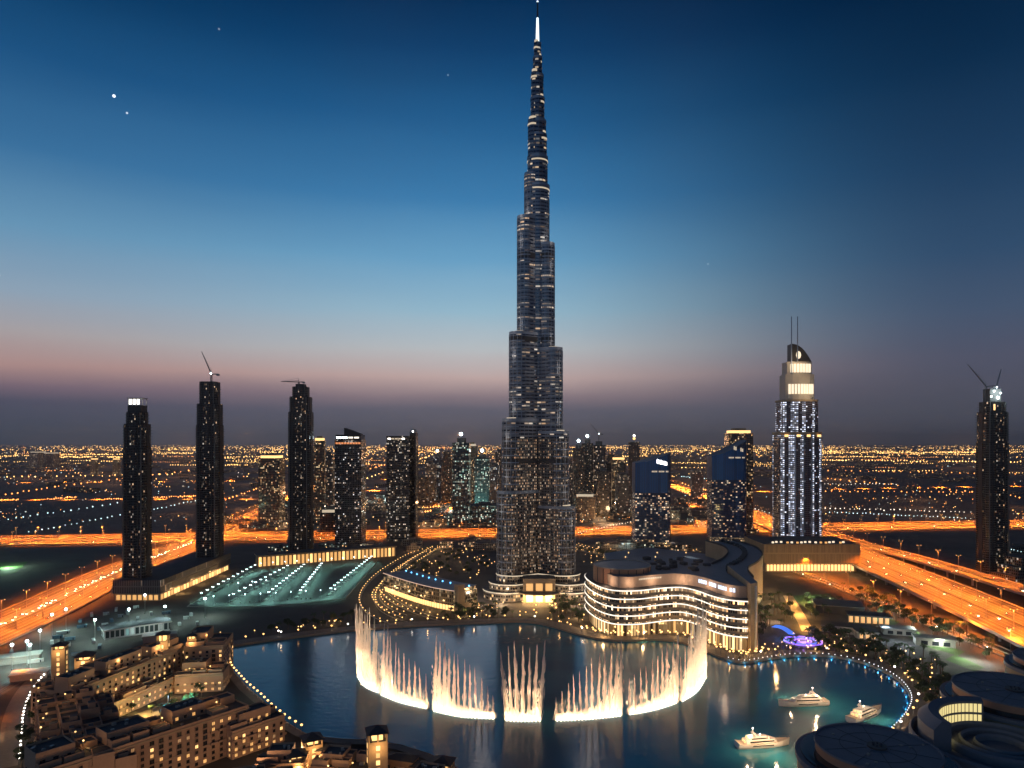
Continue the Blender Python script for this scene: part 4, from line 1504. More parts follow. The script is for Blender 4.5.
for a in [
    (257, 280, 527, 456, 'warm', 'gold', 'stocky warm tower with a glowing golden crown behind the left highway'),
    (313, 324, 524, 438, 'warm', 'gold', 'slim amber tower peeping out right of the stepped crane tower'),
    (322, 333, 520, 453, 'grey', 'flat', 'slim grey tower between the amber tower and the black slab'),
    (318, 340, 536, 512, 'dark', 'crown', 'squat dark block before the slim amber tower'),
    (424, 436, 505, 462, 'grey', 'flat', 'small grey tower right of the speckled slab with the dome'),
    (433, 442, 503, 455, 'blue', 'white', 'small bluish tower with a white roof lamp near the teal tower'),
    (441, 452, 506, 452, 'dark', 'step', 'dark stepped tower just left of the teal tower'),
    (452, 470, 527, 440, 'teal', 'white', 'teal tower with a glaring white floodlight on top left of the tallest tower'),
    (466, 477, 512, 444, 'warm', 'crown', 'warm tower with a bright rectangular crown behind the teal tower'),
    (474, 490, 520, 456, 'teal', 'white', 'second shorter teal tower with a white mast lamp close to the tallest tower'),
    (488, 500, 508, 464, 'blue', 'flat', 'blue grey tower half hidden by the tallest tower'),
    (494, 506, 503, 450, 'grey', 'flat', 'pale grey slab touching the tallest tower from behind'),
    (468, 500, 526, 505, 'teal', 'flat', 'wide low teal lit block at the foot of the teal towers'),
    (566, 575, 510, 462, 'grey', 'flat', 'narrow grey tower directly right of the tallest tower'),
    (573, 585, 517, 446, 'dark', 'white', 'dark tower with a cluster of white work lights right of the tallest tower'),
    (582, 594, 513, 441, 'dark', 'white', 'dark tower with one high white lamp behind the cluster of work lights'),
    (593, 606, 512, 443, 'grey', 'crane', 'grey tower with a crane and lit jib right of the work lights'),
    (605, 616, 508, 455, 'dark', 'step', 'dark stepped tower left of the tower with a gold crown'),
    (612, 627, 512, 458, 'warm', 'gold', 'warm tower with a flat golden crown left of the first blue glass tower'),
    (597, 612, 519, 470, 'dark', 'flat', 'plain dark block in front of the grey crane tower'),
    (629, 641, 500, 440, 'dark', 'globe', 'dark tower carrying two glowing globes behind the first blue glass tower'),
    (575, 597, 522, 496, 'warm', 'crown', 'low warm block with a lit band under the dark work light towers'),
    (729, 755, 533, 430, 'warm', 'gold', 'brown tower with a lit golden crown and mast behind the second blue glass tower'),
    (692, 704, 500, 470, 'grey', 'flat', 'small far grey tower between the two blue glass towers'),
    (616, 632, 516, 474, 'grey', 'step', 'grey stepped block hugging the first blue glass tower'),
    (500, 512, 505, 455, 'dark', 'flat', 'dark slab hidden mostly behind the tallest tower'),
    (414, 428, 508, 476, 'dark', 'flat', 'low dark slab behind the speckled tower with the dome'),
    (555, 568, 500, 455, 'blue', 'crown', 'bluish tower with lit crown peeking out right behind the tallest tower'),
    (28, 41, 468, 452, 'grey', 'crown', 'first of two far pale slabs near the horizon on the far left'),
    (42, 54, 468, 453, 'dark', 'crown', 'second of two far pale slabs near the horizon on the far left'),
    (90, 96, 476, 459, 'warm', 'gold', 'far thin golden tower left of the white topped dark tower'),
    (112, 118, 476, 459, 'warm', 'gold', 'far thin golden tower touching the white topped dark tower'),
]:
    city(*a)
LOWF = [facade('low_rise', 3.4, 3.8, 0.34, (0.03, 0.03, 0.03), c_, w_, (1, .82, .55), 1.5, seed=140 + i, row=0.5, clu=0.5) for i, (c_, w_) in enumerate((((0.2, 0.16, 0.12), (1, .5, .2)), ((0.14, 0.14, 0.14), (1, .62, .34)), ((0.1, 0.13, 0.13), (.6, 1, .9))))]
LOWN = ('sand coloured', 'grey', 'teal tinted')
for poly_, n_, where in (([(425, 498), (500, 498), (500, 527), (420, 527)], 20, 'at the foot of the teal towers'), ([(566, 503), (640, 503), (632, 526), (566, 526)], 18, 'right behind the tallest tower'),
                         ([(212, 520), (330, 504), (330, 527), (230, 529)], 14, 'behind the stepped crane tower'), ([(332, 496), (388, 490), (388, 526), (332, 526)], 10, 'between the two black slabs'),
                         ([(672, 500), (708, 506), (704, 527), (672, 527)], 8, 'between the blue glass towers'), ([(228, 556), (330, 546), (500, 543), (500, 549), (330, 552)], 14, 'along the near side of the cross highway'),
                         ([(566, 545), (700, 545), (700, 551), (566, 550)], 10, 'before the blue glass towers'), ([(1010, 545), (1060, 548), (1060, 575), (1012, 570)], 6, 'beyond the unfinished tower')):
    P4 = [G(*p) for p in poly_]
    done = 0
    for _ in range(400):
        if done >= n_:
            break
        p = G(R.uniform(min(q[0] for q in poly_), max(q[0] for q in poly_)), R.uniform(min(q[1] for q in poly_), max(q[1] for q in poly_)))
        ins = False
        for i in range(len(P4)):
            a_, b_ = P4[i], P4[i - 1]
            if (a_[1] > p[1]) != (b_[1] > p[1]) and p[0] < (b_[0] - a_[0]) * (p[1] - a_[1]) / (b_[1] - a_[1]) + a_[0]:
                ins = not ins
        if not ins:
            continue
        k_ = R.randrange(3)
        sc_ = p[1] / 1500
        w_, d_, h_ = R.uniform(24, 52) * sc_, R.uniform(18, 34) * sc_, R.choice((8, 12, 16, 24)) * max(1, sc_ * 0.8)
        if 'cross highway' in where or 'before' in where:
            h_ = R.uniform(6, 13)
        t = thing('low_block', '%s low block with lit windows %s' % (LOWN[k_], where), 'building', (p[0], p[1], 0), R.uniform(-0.3, 0.3), '%s low blocks %s' % (LOWN[k_], where))
        MB().prism(rect(w_, d_), 0, h_).build('wall', [LOWF[k_], M['roof']], t)
        MB().prism(rect(w_ * 0.4, d_ * 0.4), h_ + 0.01, h_ + 4).build('roof_room', [M['slab'], M['roof']], t)
        if done % 3 == 0:
            light('POINT', (0, -d_ * 0.5 - 14 * sc_, 9), 9000 * sc_ * sc_, R.choice(((1, .5, .2), (1, .6, .3), (.8, 1, .9))), t, 1.5, name='street_light')
        done += 1
# bright works yard between the teal towers
for px, py, c, e in ((482, 519, (1, .62, .22), 2.2e6), (470, 522, (.5, 1, .85), 9e5), (588, 520, (1, .5, .15), 1.2e6), (460, 512, (1, .5, .15), 8e5), (440, 512, (1, .45, .12), 7e5), (610, 524, (1, .6, .3), 6e5), (500, 524, (.7, 1, .9), 6e5)):
    light('POINT', (*G(px, py), 18), e * 0.3, c, None, 3.0, name='works_light')

# ------------------------------------------------------------------ courtyard hotel in the near left
def win_mesh(name, pane, w=1.9, h=2.0):
    mb = MB()
    # local: x along wall, -y outwards
    mb.box(0, -0.06, 0, w, 0.1, h, wall=1)
    for sx in (-1, 1):
        mb.box(sx * (w / 2 + 0.1), -0.15, -0.1, 0.25, 0.35, h + 0.25, wall=0)
    mb.box(0, -0.15, h, w + 0.1, 0.4, 0.3, wall=0)
    mb.box(0, -0.3, -0.3, w + 0.8, 0.7, 0.3, wall=0)
    mb.box(0, -0.16, 0, 0.12, 0.14, h, wall=2)
    return mb.mesh(name, [M['stucco'], pane, M['dark_steel']])


WM = [win_mesh('window_dark', M['black_glass']), win_mesh('window_lit', M['e_gold2']), win_mesh('window_gold', M['e_gold']), win_mesh('window_dim', M['e_dim']),
      win_mesh('window_tall_dark', M['black_glass'], 2.8, 2.6)]
bal = MB()
bal.box(0, -0.9, -0.35, 4.4, 1.8, 0.3)
bal.box(0, -1.7, 0, 4.4, 0.15, 1.0)
for s in (-1, 1):
    bal.box(s * 2.15, -0.9, 0, 0.12, 1.6, 1.0)
BAL = bal.mesh('balcony', M['stucco'])


def add_windows(par, a, b, z0, z1, fh, step, plit, cap=100):
    """windows on the wall a->b (outward normal on the right of a->b); past the cap they go into one shared part"""
    a, b = Vector(a), Vector(b)
    d = b - a
    l = d.length
    d.normalize()
    ang = atan2(d.y, d.x)
    nx, ny = d.y, -d.x
    n = int((z1 - z0) / fh)
    k = max(1, int(l / step))
    todo = []
    for i in range(k):
        run = R.random()
        for f in range(n):
            q = a + d * ((i + 0.5) * l / k)
            r = R.random()
            m = 0 if r > plit else (1 if r < plit * 0.35 else (2 if r < plit * 0.7 else 3))
            if f == 0 and r < plit * 1.6:
                m = 2
            if m == 0 and run > 0.7:
                m = 4
            todo.append((q, z0 + f * fh + 1.0, m, run < 0.28 and f % 2))
    R.shuffle(todo)
    todo.sort(key=lambda t_: -t_[1])
    rest = MB()
    for q, z, m, bl in todo[cap:]:
        rest.box(q.x + nx * 0.06, q.y + ny * 0.06, z, 1.9, 0.1, 2.0, ang, wall=(0, 1, 2, 3, 0)[m])
        rest.box(q.x + nx * 0.3, q.y + ny * 0.3, z - 0.3, 2.7, 0.7, 0.3, ang, wall=4)
    for q, z, m, bl in todo[:cap]:
        o = bpy.data.objects.new('window', WM[m])
        COL.objects.link(o)
        o.parent = par
        o.location = (q.x + nx * 0.02, q.y + ny * 0.02, z)
        o.rotation_euler = (0, 0, ang)
        if bl:
            bo = bpy.data.objects.new('balcony', BAL)
            COL.objects.link(bo)
            bo.parent = o
            bo.location = (0, 0, -0.6)
    if rest.v:
        rest.build('windows', [M['black_glass'], M['e_gold2'], M['e_gold'], M['e_dim'], M['stucco']], par, kind='stuff')
    return min(cap, len(todo))


def parapet(mb, pts, z, h=1.1, t=0.5, mi=0):
    ribbon(mb, list(pts) + [pts[0]], t * 0.55, z - 0.02, h, mi, t)
    return mb


def wing(name, label, p0, p1, depth, h, fh=3.6, step=5.2, plit=0.4, blocks=(), mat='stucco', ends=(True, True), cap=96, base=0.0, group=None):
    """p0->p1 is the front wall; the building lies to its left"""
    p0, p1 = Vector(p0), Vector(p1)
    d = (p1 - p0)
    l = d.length
    ang = atan2(d.y, d.x)
    t = thing(name, label, 'hotel wing', (p0.x, p0.y, base), ang, group)
    q = [(0, 0), (l, 0), (l, depth), (0, depth)]
    wl = MB().prism(q, 0, h).build('wall', [M[mat], M['roof']], t)
    parapet(MB(), q, h).build('parapet', M[mat], wl)
    # roof terraces: small flat rooms of uneven height with their own parapets
    nx = max(2, int(l / 11))
    for i in range(nx):
        for j in range(2):
            if R.random() < 0.3:
                continue
            u0, u1 = i * l / nx + 0.3, (i + 1) * l / nx - R.uniform(0.3, 3)
            v0, v1 = depth * (0.5 * j + 0.08 + R.uniform(0, 0.12)), depth * (0.5 * j + 0.46)
            qq = [(u0, v0), (u1, v0), (u1, v1), (u0, v1)]
            bh = R.uniform(0.9, 3.4) + (1.2 if j else 0)
            b = MB().prism(qq, h + 0.01, h + bh).build('roof_terrace', [M[mat], M['roof']], t)
            parapet(MB(), qq, h + bh, 0.8, 0.4).build('parapet', M[mat], b)
    cn = MB()
    ribbon(cn, [(0, 0), (l, 0)], -0.25, h - 1.2, 0.6, 0, 0.5)
    ribbon(cn, [(0, 0), (l, 0)], -0.2, h * 0.42, 0.5, 0, 0.4)
    cn.build('cornice', M['stone'], wl)
    used = add_windows(wl, (0, 0), (l, 0), 0.3, h - 1.2, fh, step, plit, cap)
    if ends[0]:
        used += add_windows(wl, (0, depth), (0, 0), 0.3, h - 1.2, fh, step, plit, max(0, cap - used))
    if ends[1]:
        used += add_windows(wl, (l, 0), (l, depth), 0.3, h - 1.2, fh, step, plit, max(0, cap - used))
    for (u0, u1, v0, v1, bh) in blocks:
        bh += 2.0
        qq = [(u0 * l, v0 * depth + 0.3), (u1 * l, v0 * depth + 0.3), (u1 * l, v1 * depth), (u0 * l, v1 * depth)]
        b = MB().prism(qq, h + 0.01, h + bh).build('roof_storey', [M[mat], M['roof']], t)
        parapet(MB(), qq, h + bh).build('parapet', M[mat], b)
        add_windows(b, qq[0], qq[1], h + 0.4, h + bh - 0.5, fh, step, plit * 0.7, 12)
        for k_ in range(4):
            MB().box(R.uniform(qq[0][0] + 1.5, qq[1][0] - 1.5), R.uniform(qq[0][1] + 1.5, qq[2][1] - 1.5), h + bh + 0.01, R.uniform(1, 2.4), R.uniform(0.8, 2), R.uniform(0.7, 1.6), R.choice((0, 0.4))).build('roof_unit', M[('concrete', 'steel')[k_ % 2]], b)
    ru = MB()
    for i in range(int(l / 7)):
        x, y = R.uniform(3, l - 3), R.uniform(2, depth - 2)
        if any(u0 * l - 3 < x < u1 * l + 3 and v0 * depth - 3 < y < v1 * depth + 3 for u0, u1, v0, v1, bh in blocks):
            continue
        MB().box(x, y, h + 0.02, R.uniform(1, 3), R.uniform(1, 2.5), R.uniform(0.8, 1.8)).build('roof_unit', M['concrete'], wl)
    return t


HW = []
HW.append(wing('hotel_wing', 'sand coloured hotel wing on the inner far side of the courtyard with many amber windows', (-303, 485), (-275, 590), 17, 27,
               blocks=((0.0, 0.2, 0.3, 1, 6), (0.3, 0.62, 0.35, 1, 7), (0.72, 1.0, 0.4, 1, 5)), plit=0.42))
HW.append(wing('hotel_wing', 'sand coloured end wing of the hotel nearest the lake corner with a planted terrace', (-274, 584), (-243, 590), 40, 28,
               blocks=((0.05, 0.5, 0.3, 0.9, 6),), plit=0.28))
HW.append(wing('hotel_wing', 'long front hotel wing with pinkish wall and stepped dark roofs facing the lake', (-245, 364), (-172, 457), 24, 27.5,
               blocks=((0.0, 0.16, 0.3, 1.0, 5), (0.3, 0.5, 0.35, 1, 4), (0.62, 0.8, 0.4, 1, 4.5)), plit=0.2))
HW.append(wing('hotel_wing', 'lower terrace wing with golden arches at the waterside end of the front wing', (-176, 440), (-152, 468), 16, 17,
               blocks=((0.2, 0.8, 0.3, 1, 5),), plit=0.6))
HW.append(wing('hotel_wing', 'low arcade wing in front of the inner hotel wing facing the courtyard pool', (-290, 492), (-262, 590), 11, 11, plit=0.75, fh=4.6, blocks=()))
HW.append(wing('hotel_wing', 'stepped waterside terrace block below the end wing with lit arches', (-268, 556), (-232, 562), 22, 14, plit=0.7, fh=4.4, blocks=((0.1, 0.6, 0.3, 1, 5),)))
# stepped left wing: a row of terraces, each a roof lower or higher than the next
sd = Vector((98, -136)).normalized()
sn = Vector((-sd.y, sd.x))
st0 = Vector((-345, 506))
twn = thing('hotel_wing', 'stepped left hotel wing made of many small dark roof terraces beside the lamp lined drive', 'hotel wing', (st0.x, st0.y, 0), atan2(sd.y, sd.x))
for i in range(13):
    for j in range(4):
        hh = 28 - abs(j - 1.5) * 2.5 - (i % 3) * 1.5 + R.uniform(-2.4, 1.4) - (3 if j == 3 else 0)
        x0, y0 = i * 12.9, j * 10.9
        q = [(x0, y0), (x0 + 12.6, y0), (x0 + 12.6, y0 + 10.6), (x0, y0 + 10.6)]
        b = MB().prism(q, 0, hh).build('terrace_block', [M['stucco'], M['roof']], twn)
        parapet(MB(), q, hh, 1.2, 0.6).build('parapet', M['stucco'], b)
        if R.random() < 0.6:
            pb = MB()
            u, v = x0 + R.uniform(4, 8), y0 + R.uniform(3.5, 7)
            pb.box(u, v, hh + 0.01, R.uniform(3, 6), R.uniform(2.5, 5), R.uniform(2.4, 3.6), wall=0, cap=1)
            pb.build('roof_hut', [M['stucco'], M['roof']], b)
        if j == 0:
            add_windows(b, q[0], q[1], 0.3, hh - 1, 3.6, 5.6, 0.22, 24)
        if j == 3:
            add_windows(b, q[2], q[3], 0.3, hh - 1, 3.6, 5.6, 0.22, 8)
pot = thing('hotel_wing', 'darker rear hotel range behind the inner wing with lanterns glowing on its roof', 'hotel wing', (-321, 492, 0), radians(75))
for (x0, x1, y0, y1, hh) in ((0, 34, 0.5, 22, 24), (36, 62, 0.5, 18, 29), (64, 105, 0.5, 22, 26), (107, 128, 0.5, 18, 22)):
    q = [(x0, y0), (x1, y0), (x1, y1), (x0, y1)]
    b = MB().prism(q, 0, hh).build('block', [M['stucco'], M['roof']], pot)
    parapet(MB(), q, hh).build('parapet', M['stucco'], b)
    add_windows(b, q[0], q[1], 0.3, hh - 1, 3.6, 5.6, 0.3, 40)
    add_windows(b, q[3], q[0], 0.3, hh - 1, 3.6, 5.6, 0.3, 16)


def hip_tower(label, x, y, w, z0, h, name='lit_tower', rz=0.3, open_=True, cat='tower'):
    t = thing(name, label, cat, (x, y, 0), rz)
    b = MB().prism(rect(w, w), 0, z0 + h * 0.62).build('shaft', [M['stucco2'], M['roof']], t)
    for s, (dx, dy, a) in enumerate(((0, -w / 2, 0), (w / 2, 0, pi / 2), (0, w / 2, pi), (-w / 2, 0, -pi / 2))):
        for f in range(max(1, int((z0 + h * 0.62) / 4.2))):
            MB().box(dx, dy, 1.5 + f * 4.2, w * 0.2, 0.3, 2.6, a).build('lit_slot', M['e_gold2' if f % 2 else 'e_gold'], b)
    lg = MB()
    for sx in (-1, 0, 1):
        for sy in (-1, 0, 1):
            if sx or sy:
                lg.box(sx * (w / 2 - 0.5), sy * (w / 2 - 0.5), z0 + h * 0.62, 0.9, 0.9, h * 0.3)
    lg.build('loggia', M['stucco2'], t)
    MB().prism(rect(w * 0.55, w * 0.55), z0 + h * 0.62 + 0.01, z0 + h * 0.88).build('lantern_room', M['e_gold2'], t)
    rf = MB()
    ov, zt = w / 2 + 1.0, z0 + h * 0.92
    c = [(-ov, -ov, zt), (ov, -ov, zt), (ov, ov, zt), (-ov, ov, zt)]
    for i in range(4):
        rf.face([c[i], c[(i + 1) % 4], (0, 0, zt + w * 0.32)])
    rf.face(c[::-1])
    rf.build('hip_roof', M['roof'], t)
    light('POINT', (0, -w / 2 - 5, z0 + h * 0.4), 2600, WARM, t, 0.6)
    return t


hip_tower('slender golden lit hotel tower with loggia rising above the inner wing', *G(163, 648, 30), 9, 26, 17)
hip_tower('short glowing roof pavilion at the far left corner of the hotel', *G(60, 650, 26), 10, 22, 9)
hip_tower('glowing roof pavilion between the golden hotel tower and the far left corner', *G(85, 658, 26), 12, 20, 9)
hip_tower('small roof lantern on the end wing nearest the lake', *G(192, 644, 28), 7, 28, 8)
hip_tower('golden lit square tower with hip roof among the bottom houses', *G(377, 768, 10), 11, 18, 15)
hip_tower('lit pavilion with hip roof at the waterside among the bottom houses', *G(312, 746, 12), 11, 8, 10, rz=0.5)
hip_tower('small lit pavilion with hip roof at the end of the bottom houses', *G(443, 770, 8), 11, 4, 10, rz=-0.2)
hip_tower('low lit pavilion under the waterside pavilion among the bottom houses', *G(296, 764, 8), 10, 6, 9, rz=0.4)
wing('hotel_wing', 'low house row with dark roofs between the two lit pavilions along the bottom edge', (-116, 402), (-82, 396), 18, 13, plit=0.3, blocks=((0.1, 0.5, 0.3, 1, 3),))
wing('hotel_wing', 'low house row with dark roofs right of the golden square tower along the bottom edge', (-72, 386), (-36, 376), 20, 11, plit=0.3, blocks=((0.4, 0.8, 0.3, 1, 3),))
wing('hotel_wing', 'low terrace house with amber wall beside the curved quay at the bottom', (-150, 408), (-122, 410), 16, 11, plit=0.6, blocks=((0.2, 0.7, 0.3, 1, 3.5),))
wing('hotel_wing', 'low house row at the very bottom under the front hotel wing', (-160, 372), (-118, 384), 16, 12, plit=0.5, blocks=((0.2, 0.6, 0.3, 1, 3.5),))
def house(label, px, py, w, d, h, rz, lit_):
    x, y = G(px, py, h)
    t = thing('house', label, 'house', (x, y, 0), rz)
    b = MB().prism(rect(w, d), 0, h).build('wall', [M['stucco2' if lit_ > 0.4 else 'stucco'], M['roof']], t)
    rf = MB()
    ov = 0.8
    c = [(-w / 2 - ov, -d / 2 - ov, h + 0.01), (w / 2 + ov, -d / 2 - ov, h + 0.01), (w / 2 + ov, d / 2 + ov, h + 0.01), (-w / 2 - ov, d / 2 + ov, h + 0.01)]
    r0, r1 = (-w / 2 + d / 2, 0, h + d * 0.24), (w / 2 - d / 2, 0, h + d * 0.24)
    rf.face([c[0], c[1], r1, r0])
    rf.face([c[2], c[3], r0, r1])
    rf.face([c[1], c[2], r1])
    rf.face([c[3], c[0], r0])
    rf.face(c[::-1])
    rf.build('hip_roof', M['roof'], t)
    add_windows(b, (-w / 2, -d / 2), (w / 2, -d / 2), 0.3, h - 0.4, 3.6, 4.2, lit_, 30)
    add_windows(b, (w / 2, -d / 2), (w / 2, d / 2), 0.3, h - 0.4, 3.6, 4.2, lit_, 20)
    if lit_ > 0.4:
        light('POINT', (w * 0.2, -d / 2 - 4, h * 0.5), 2600, WARM, t, 0.5)


for a_ in (('house with dark hip roof just left of the golden square tower', 346, 756, 15, 9, 12, 0.2, 0.25), ('long house with dark hip roof between the waterside pavilion and the golden square tower', 333, 747, 20, 9, 11, 0.15, 0.2),
           ('small golden lit house at the foot of the golden square tower', 356, 770, 9, 8, 9, 0.1, 0.7), ('house with dark hip roof right of the golden square tower', 402, 757, 18, 9, 11, -0.3, 0.2),
           ('second house with dark hip roof right of the golden square tower, nearer the lake end', 424, 765, 14, 9, 9, -0.35, 0.25), ('small lit house below the dark roofed houses right of the golden tower', 408, 774, 10, 8, 8, -0.2, 0.7),
           ('golden lit house beside the curved near quay under the front hotel wing', 284, 758, 12, 9, 10, 0.5, 0.7), ('dark roofed house below the end of the front hotel wing', 268, 764, 14, 9, 11, 0.7, 0.4),
           ('last low house toward the lake at the end of the bottom houses', 458, 774, 11, 8, 7, -0.4, 0.3)):
    house(*a_)
# courtyard: lit terrace, pools, white pergola
ct = PPX([(104, 728), (158, 706), (160, 716), (112, 738)])
mb = MB()
mb.face([(x, y, 0.4) for x, y in ct])
mb.build('courtyard_terrace', M['stone'], kind='structure')
pl = bpy.data.materials.new('pool_water')
pl.use_nodes = True
_t = NT(pl.node_tree)
_b = principled(_t)
_b.inputs['Base Color'].default_value = (0.03, 0.3, 0.3, 1)
_b.inputs['Roughness'].default_value = 0.08
for i, px in enumerate(([(176, 706), (186, 694), (198, 702), (190, 714)], [(160, 708), (172, 700), (178, 706), (168, 712)])):
    mb = MB()
    mb.face([(x, y, 0.4) for x, y in PPX(px)])
    o = mb.build('pool_water', pl, kind='structure')
for (px, py), e, c in (((132, 722), 9000, (1, .75, .25)), ((148, 715), 7000, (1, .75, .25)), ((190, 704), 5000, (.3, 1, .85)), ((168, 706), 2500, (.3, .6, 1)), ((112, 732), 6000, (1, .7, .25)),
                       ((225, 712), 14000, (.85, 1, .95)), ((205, 690), 6000, WARM), ((180, 700), 6000, WARM), ((150, 700), 7000, WARM), ((120, 715), 6000, WARM)):
    light('POINT', (*G(px, py), 7), e * 0.9, c, None, 0.6, name='courtyard_light')
pg = thing('pergola', 'glaring white lit pergola frame on the waterside deck of the hotel', 'pergola', (*G(222, 716), 0), 0.5)
fr = MB()
for sx in (-1, 1):
    for sy in (-1, 1):
        fr.box(sx * 9, sy * 5, 0, 0.6, 0.6, 5)
for i in range(10):
    fr.box(-9 + i * 2, 0, 5, 0.4, 11, 0.5)
fr.build('frame', M['white'], pg)
MB().box(0, -5.4, 4.6, 19, 0.4, 0.5).build('light_strip', M['e_cool'], pg)
MB().box(-9.4, 0, 4.6, 0.4, 11, 0.5).build('light_strip', M['e_cool'], pg)
# unseen lamps added to warm the hotel fronts, without fixtures
for x, y, z, e, c in ((-255, 520, 9, 12000, WARM), (-248, 560, 9, 12000, WARM), (-262, 492, 9, 9000, WARM), (-236, 572, 10, 12000, WARM), (-150, 400, 10, 16000, (1, .6, .3)),
                      (-130, 432, 10, 16000, (1, .6, .3)), (-185, 372, 8, 12000, (1, .6, .3)), (-215, 350, 8, 12000, (1, .6, .3)), (-318, 420, 5, 9000, (1, .6, .25)), (-352, 470, 5, 9000, (1, .6, .25)),
                      (-95, 380, 8, 7000, WARM), (-50, 362, 8, 7000, WARM), (-262, 600, 30, 2500, WARM), (-312, 548, 34, 3000, WARM), (-330, 520, 32, 3000, WARM), (-290, 440, 32, 1500, WARM)):
    light('POINT', (x, y, z), e * (0.35 if -270 < x < -230 and z < 11 else 0.75), c, None, 0.8, name='wall_fill_light')

tl_ = lamp_proto('terrace_lamp', 'golden lamp glowing on a flat roof terrace of the courtyard hotel', 'terrace lamp', 'golden lamps on the hotel roofs', 2.2, 0, 'e_gold2', 0.6, thick=0.1)
tsp = [(-338, 492, 30), (-322, 476, 30), (-306, 452, 30), (-290, 436, 28), (-276, 410, 30), (-262, 396, 29), (-300, 470, 28), (-284, 424, 30), (-318, 500, 29), (-252, 404, 30), (-240, 392, 30), (-228, 404, 30), (-212, 424, 30), (-200, 436, 31), (-190, 450, 30), (-305, 500, 30), (-298, 530, 31), (-290, 556, 31),
       (-262, 600, 31), (-255, 612, 31), (-280, 520, 12), (-272, 548, 12), (-264, 575, 12), (-258, 560, 16), (-244, 566, 16), (-250, 500, 1), (-240, 480, 1), (-232, 520, 1), (-220, 500, 1), (-215, 540, 1), (-228, 460, 1), (-210, 470, 1), (-242, 530, 1), (-205, 515, 1), (-112, 408, 14), (-62, 390, 12), (-140, 416, 12)]
tsp += [(-128, 404, 13), (-104, 396, 14), (-92, 404, 12), (-82, 408, 2), (-60, 398, 2), (-48, 384, 12), (-98, 416, 2), (-122, 420, 2), (-40, 392, 2), (-150, 392, 13)]
for i, (x, y, z) in enumerate(tsp):
    o = tl_ if i == 0 else dup(tl_)
    o.location = (x, y, z + 0.6 if z > 2 else 0.3)
    if i % 2 == 0:
        light('POINT', (x + 1, y - 1, z + 4), 900, (1, .56, .2), None, 0.4, name='terrace_light')
# lamp lined drive left of the hotel
dv_px = [(6, 768), (10, 740), (12, 722), (17, 706), (26, 690), (40, 676), (60, 668)]
dpts = [tuple(p) for p in smooth(PPX(dv_px), 5)]
mb = MB()
strip(mb, dpts, -6, 6, 0.3)
dr_o = mb.build('drive', M['paving'], kind='structure')
gl = lamp_proto('globe_lamp', 'white globe lamp in the curved row along the drive beside the hotel', 'lamp', 'globe lamps along the hotel drive', 3.5, 0, 'e_white', 0.75, thick=0.14)
fi = True
for (qq, a) in walk(offset(dpts, -6.5), 7.5, 2):
    if fi:
        gl.location = (qq.x, qq.y, 0.3)
        fi = False
    else:
        dup(gl, (qq.x, qq.y, 0.3))
for px, py in ((8, 690), (-2, 720), (22, 676)):
    light('POINT', (*G(px, py), 9), 5000 if py > 680 else 16000, SOD, None, 0.8, name='drive_light')
mb = MB()
strip(mb, [tuple(p) for p in smooth(PPX([(-40, 716), (0, 690), (24, 678), (60, 672)]), 5)], -9, 9, 0.32)
mb.build('drive_road', M['asphalt'], kind='structure')

# ------------------------------------------------------------------ round dark roofs in the near right corner
def drum(label, px, py, z, ri, ro, wallz, hub=True, extra=()):
    x, y = G(px, py, z)
    t = thing('round_hall', label, 'round building', (x, y, 0))
    MB().prism(circle(0, 0, ro * 0.97, 64), 0, wallz).build('wall', [M['stone'], M['navy_roof']], t)
    lip = MB()
    c = circle(0, 0, ro, 64)
    lip.prism(c, wallz + 0.01, wallz + 2.6, bottom=True)
    o = lip.build('outer_rim', [M['navy_roof'], M['navy_roof']], t)
    g_ = MB()
    for r0, h0, h1 in ((ro * 0.93, 2.61, 3.6), (ro * 0.86, 3.61, 4.6)):
        g_.prism(circle(0, 0, r0, 64), wallz + h0, wallz + h1)
    g_.build('gutter_ring', M['black_glass'], o)
    MB().prism(circle(0, 0, ri, 72), wallz + 4.61, z).build('inner_drum', [M['terracotta'], M['navy_roof']], t)
    r2 = MB()
    ribbon(r2, circle(0, 0, ri, 72) + [(ri, 0)], -0.1, z - 0.3, 1.0, 0, 0.9)
    r2.build('roof_rim', M['navy_roof'], t)
    sm_ = MB()
    for i in range(10):
        a = i * pi / 5 + 0.1
        sm_.tube((ri * 0.2 * cos(a), ri * 0.2 * sin(a), z + 0.06), (ri * 0.96 * cos(a), ri * 0.96 * sin(a), z + 0.06), 0.11, n=4)
    for rr_ in (0.6,):
        ribbon(sm_, circle(0, 0, ri * rr_, 64) + [(ri * rr_, 0)], 0, z + 0.01, 0.1, 0, 0.22)
    sm_.build('roof_seams', M['roof'], t)
    for i in range(7):
        a, q_ = R.uniform(0, 6.3), ri * R.uniform(0.35, 0.85)
        MB().box(q_ * cos(a), q_ * sin(a), z + 0.02, R.uniform(0.8, 2.0), R.uniform(0.8, 1.6), R.uniform(0.4, 0.9), a).build('roof_vent', M['concrete'], t)
    if hub:
        h = MB()
        h.prism(circle(0, 0, ri * 0.16, 32), z + 0.01, z + 1.0)
        hb = h.build('roof_hub', [M['roof'], M['slab']], t)
        v = MB()
        for i in range(6):
            a = i * pi / 3
            v.box(ri * 0.07 * cos(a), ri * 0.07 * sin(a), z + 1.01, 0.9, 0.9, 0.7, a)
        v.build('vent', M['roof'], hb)
    return t


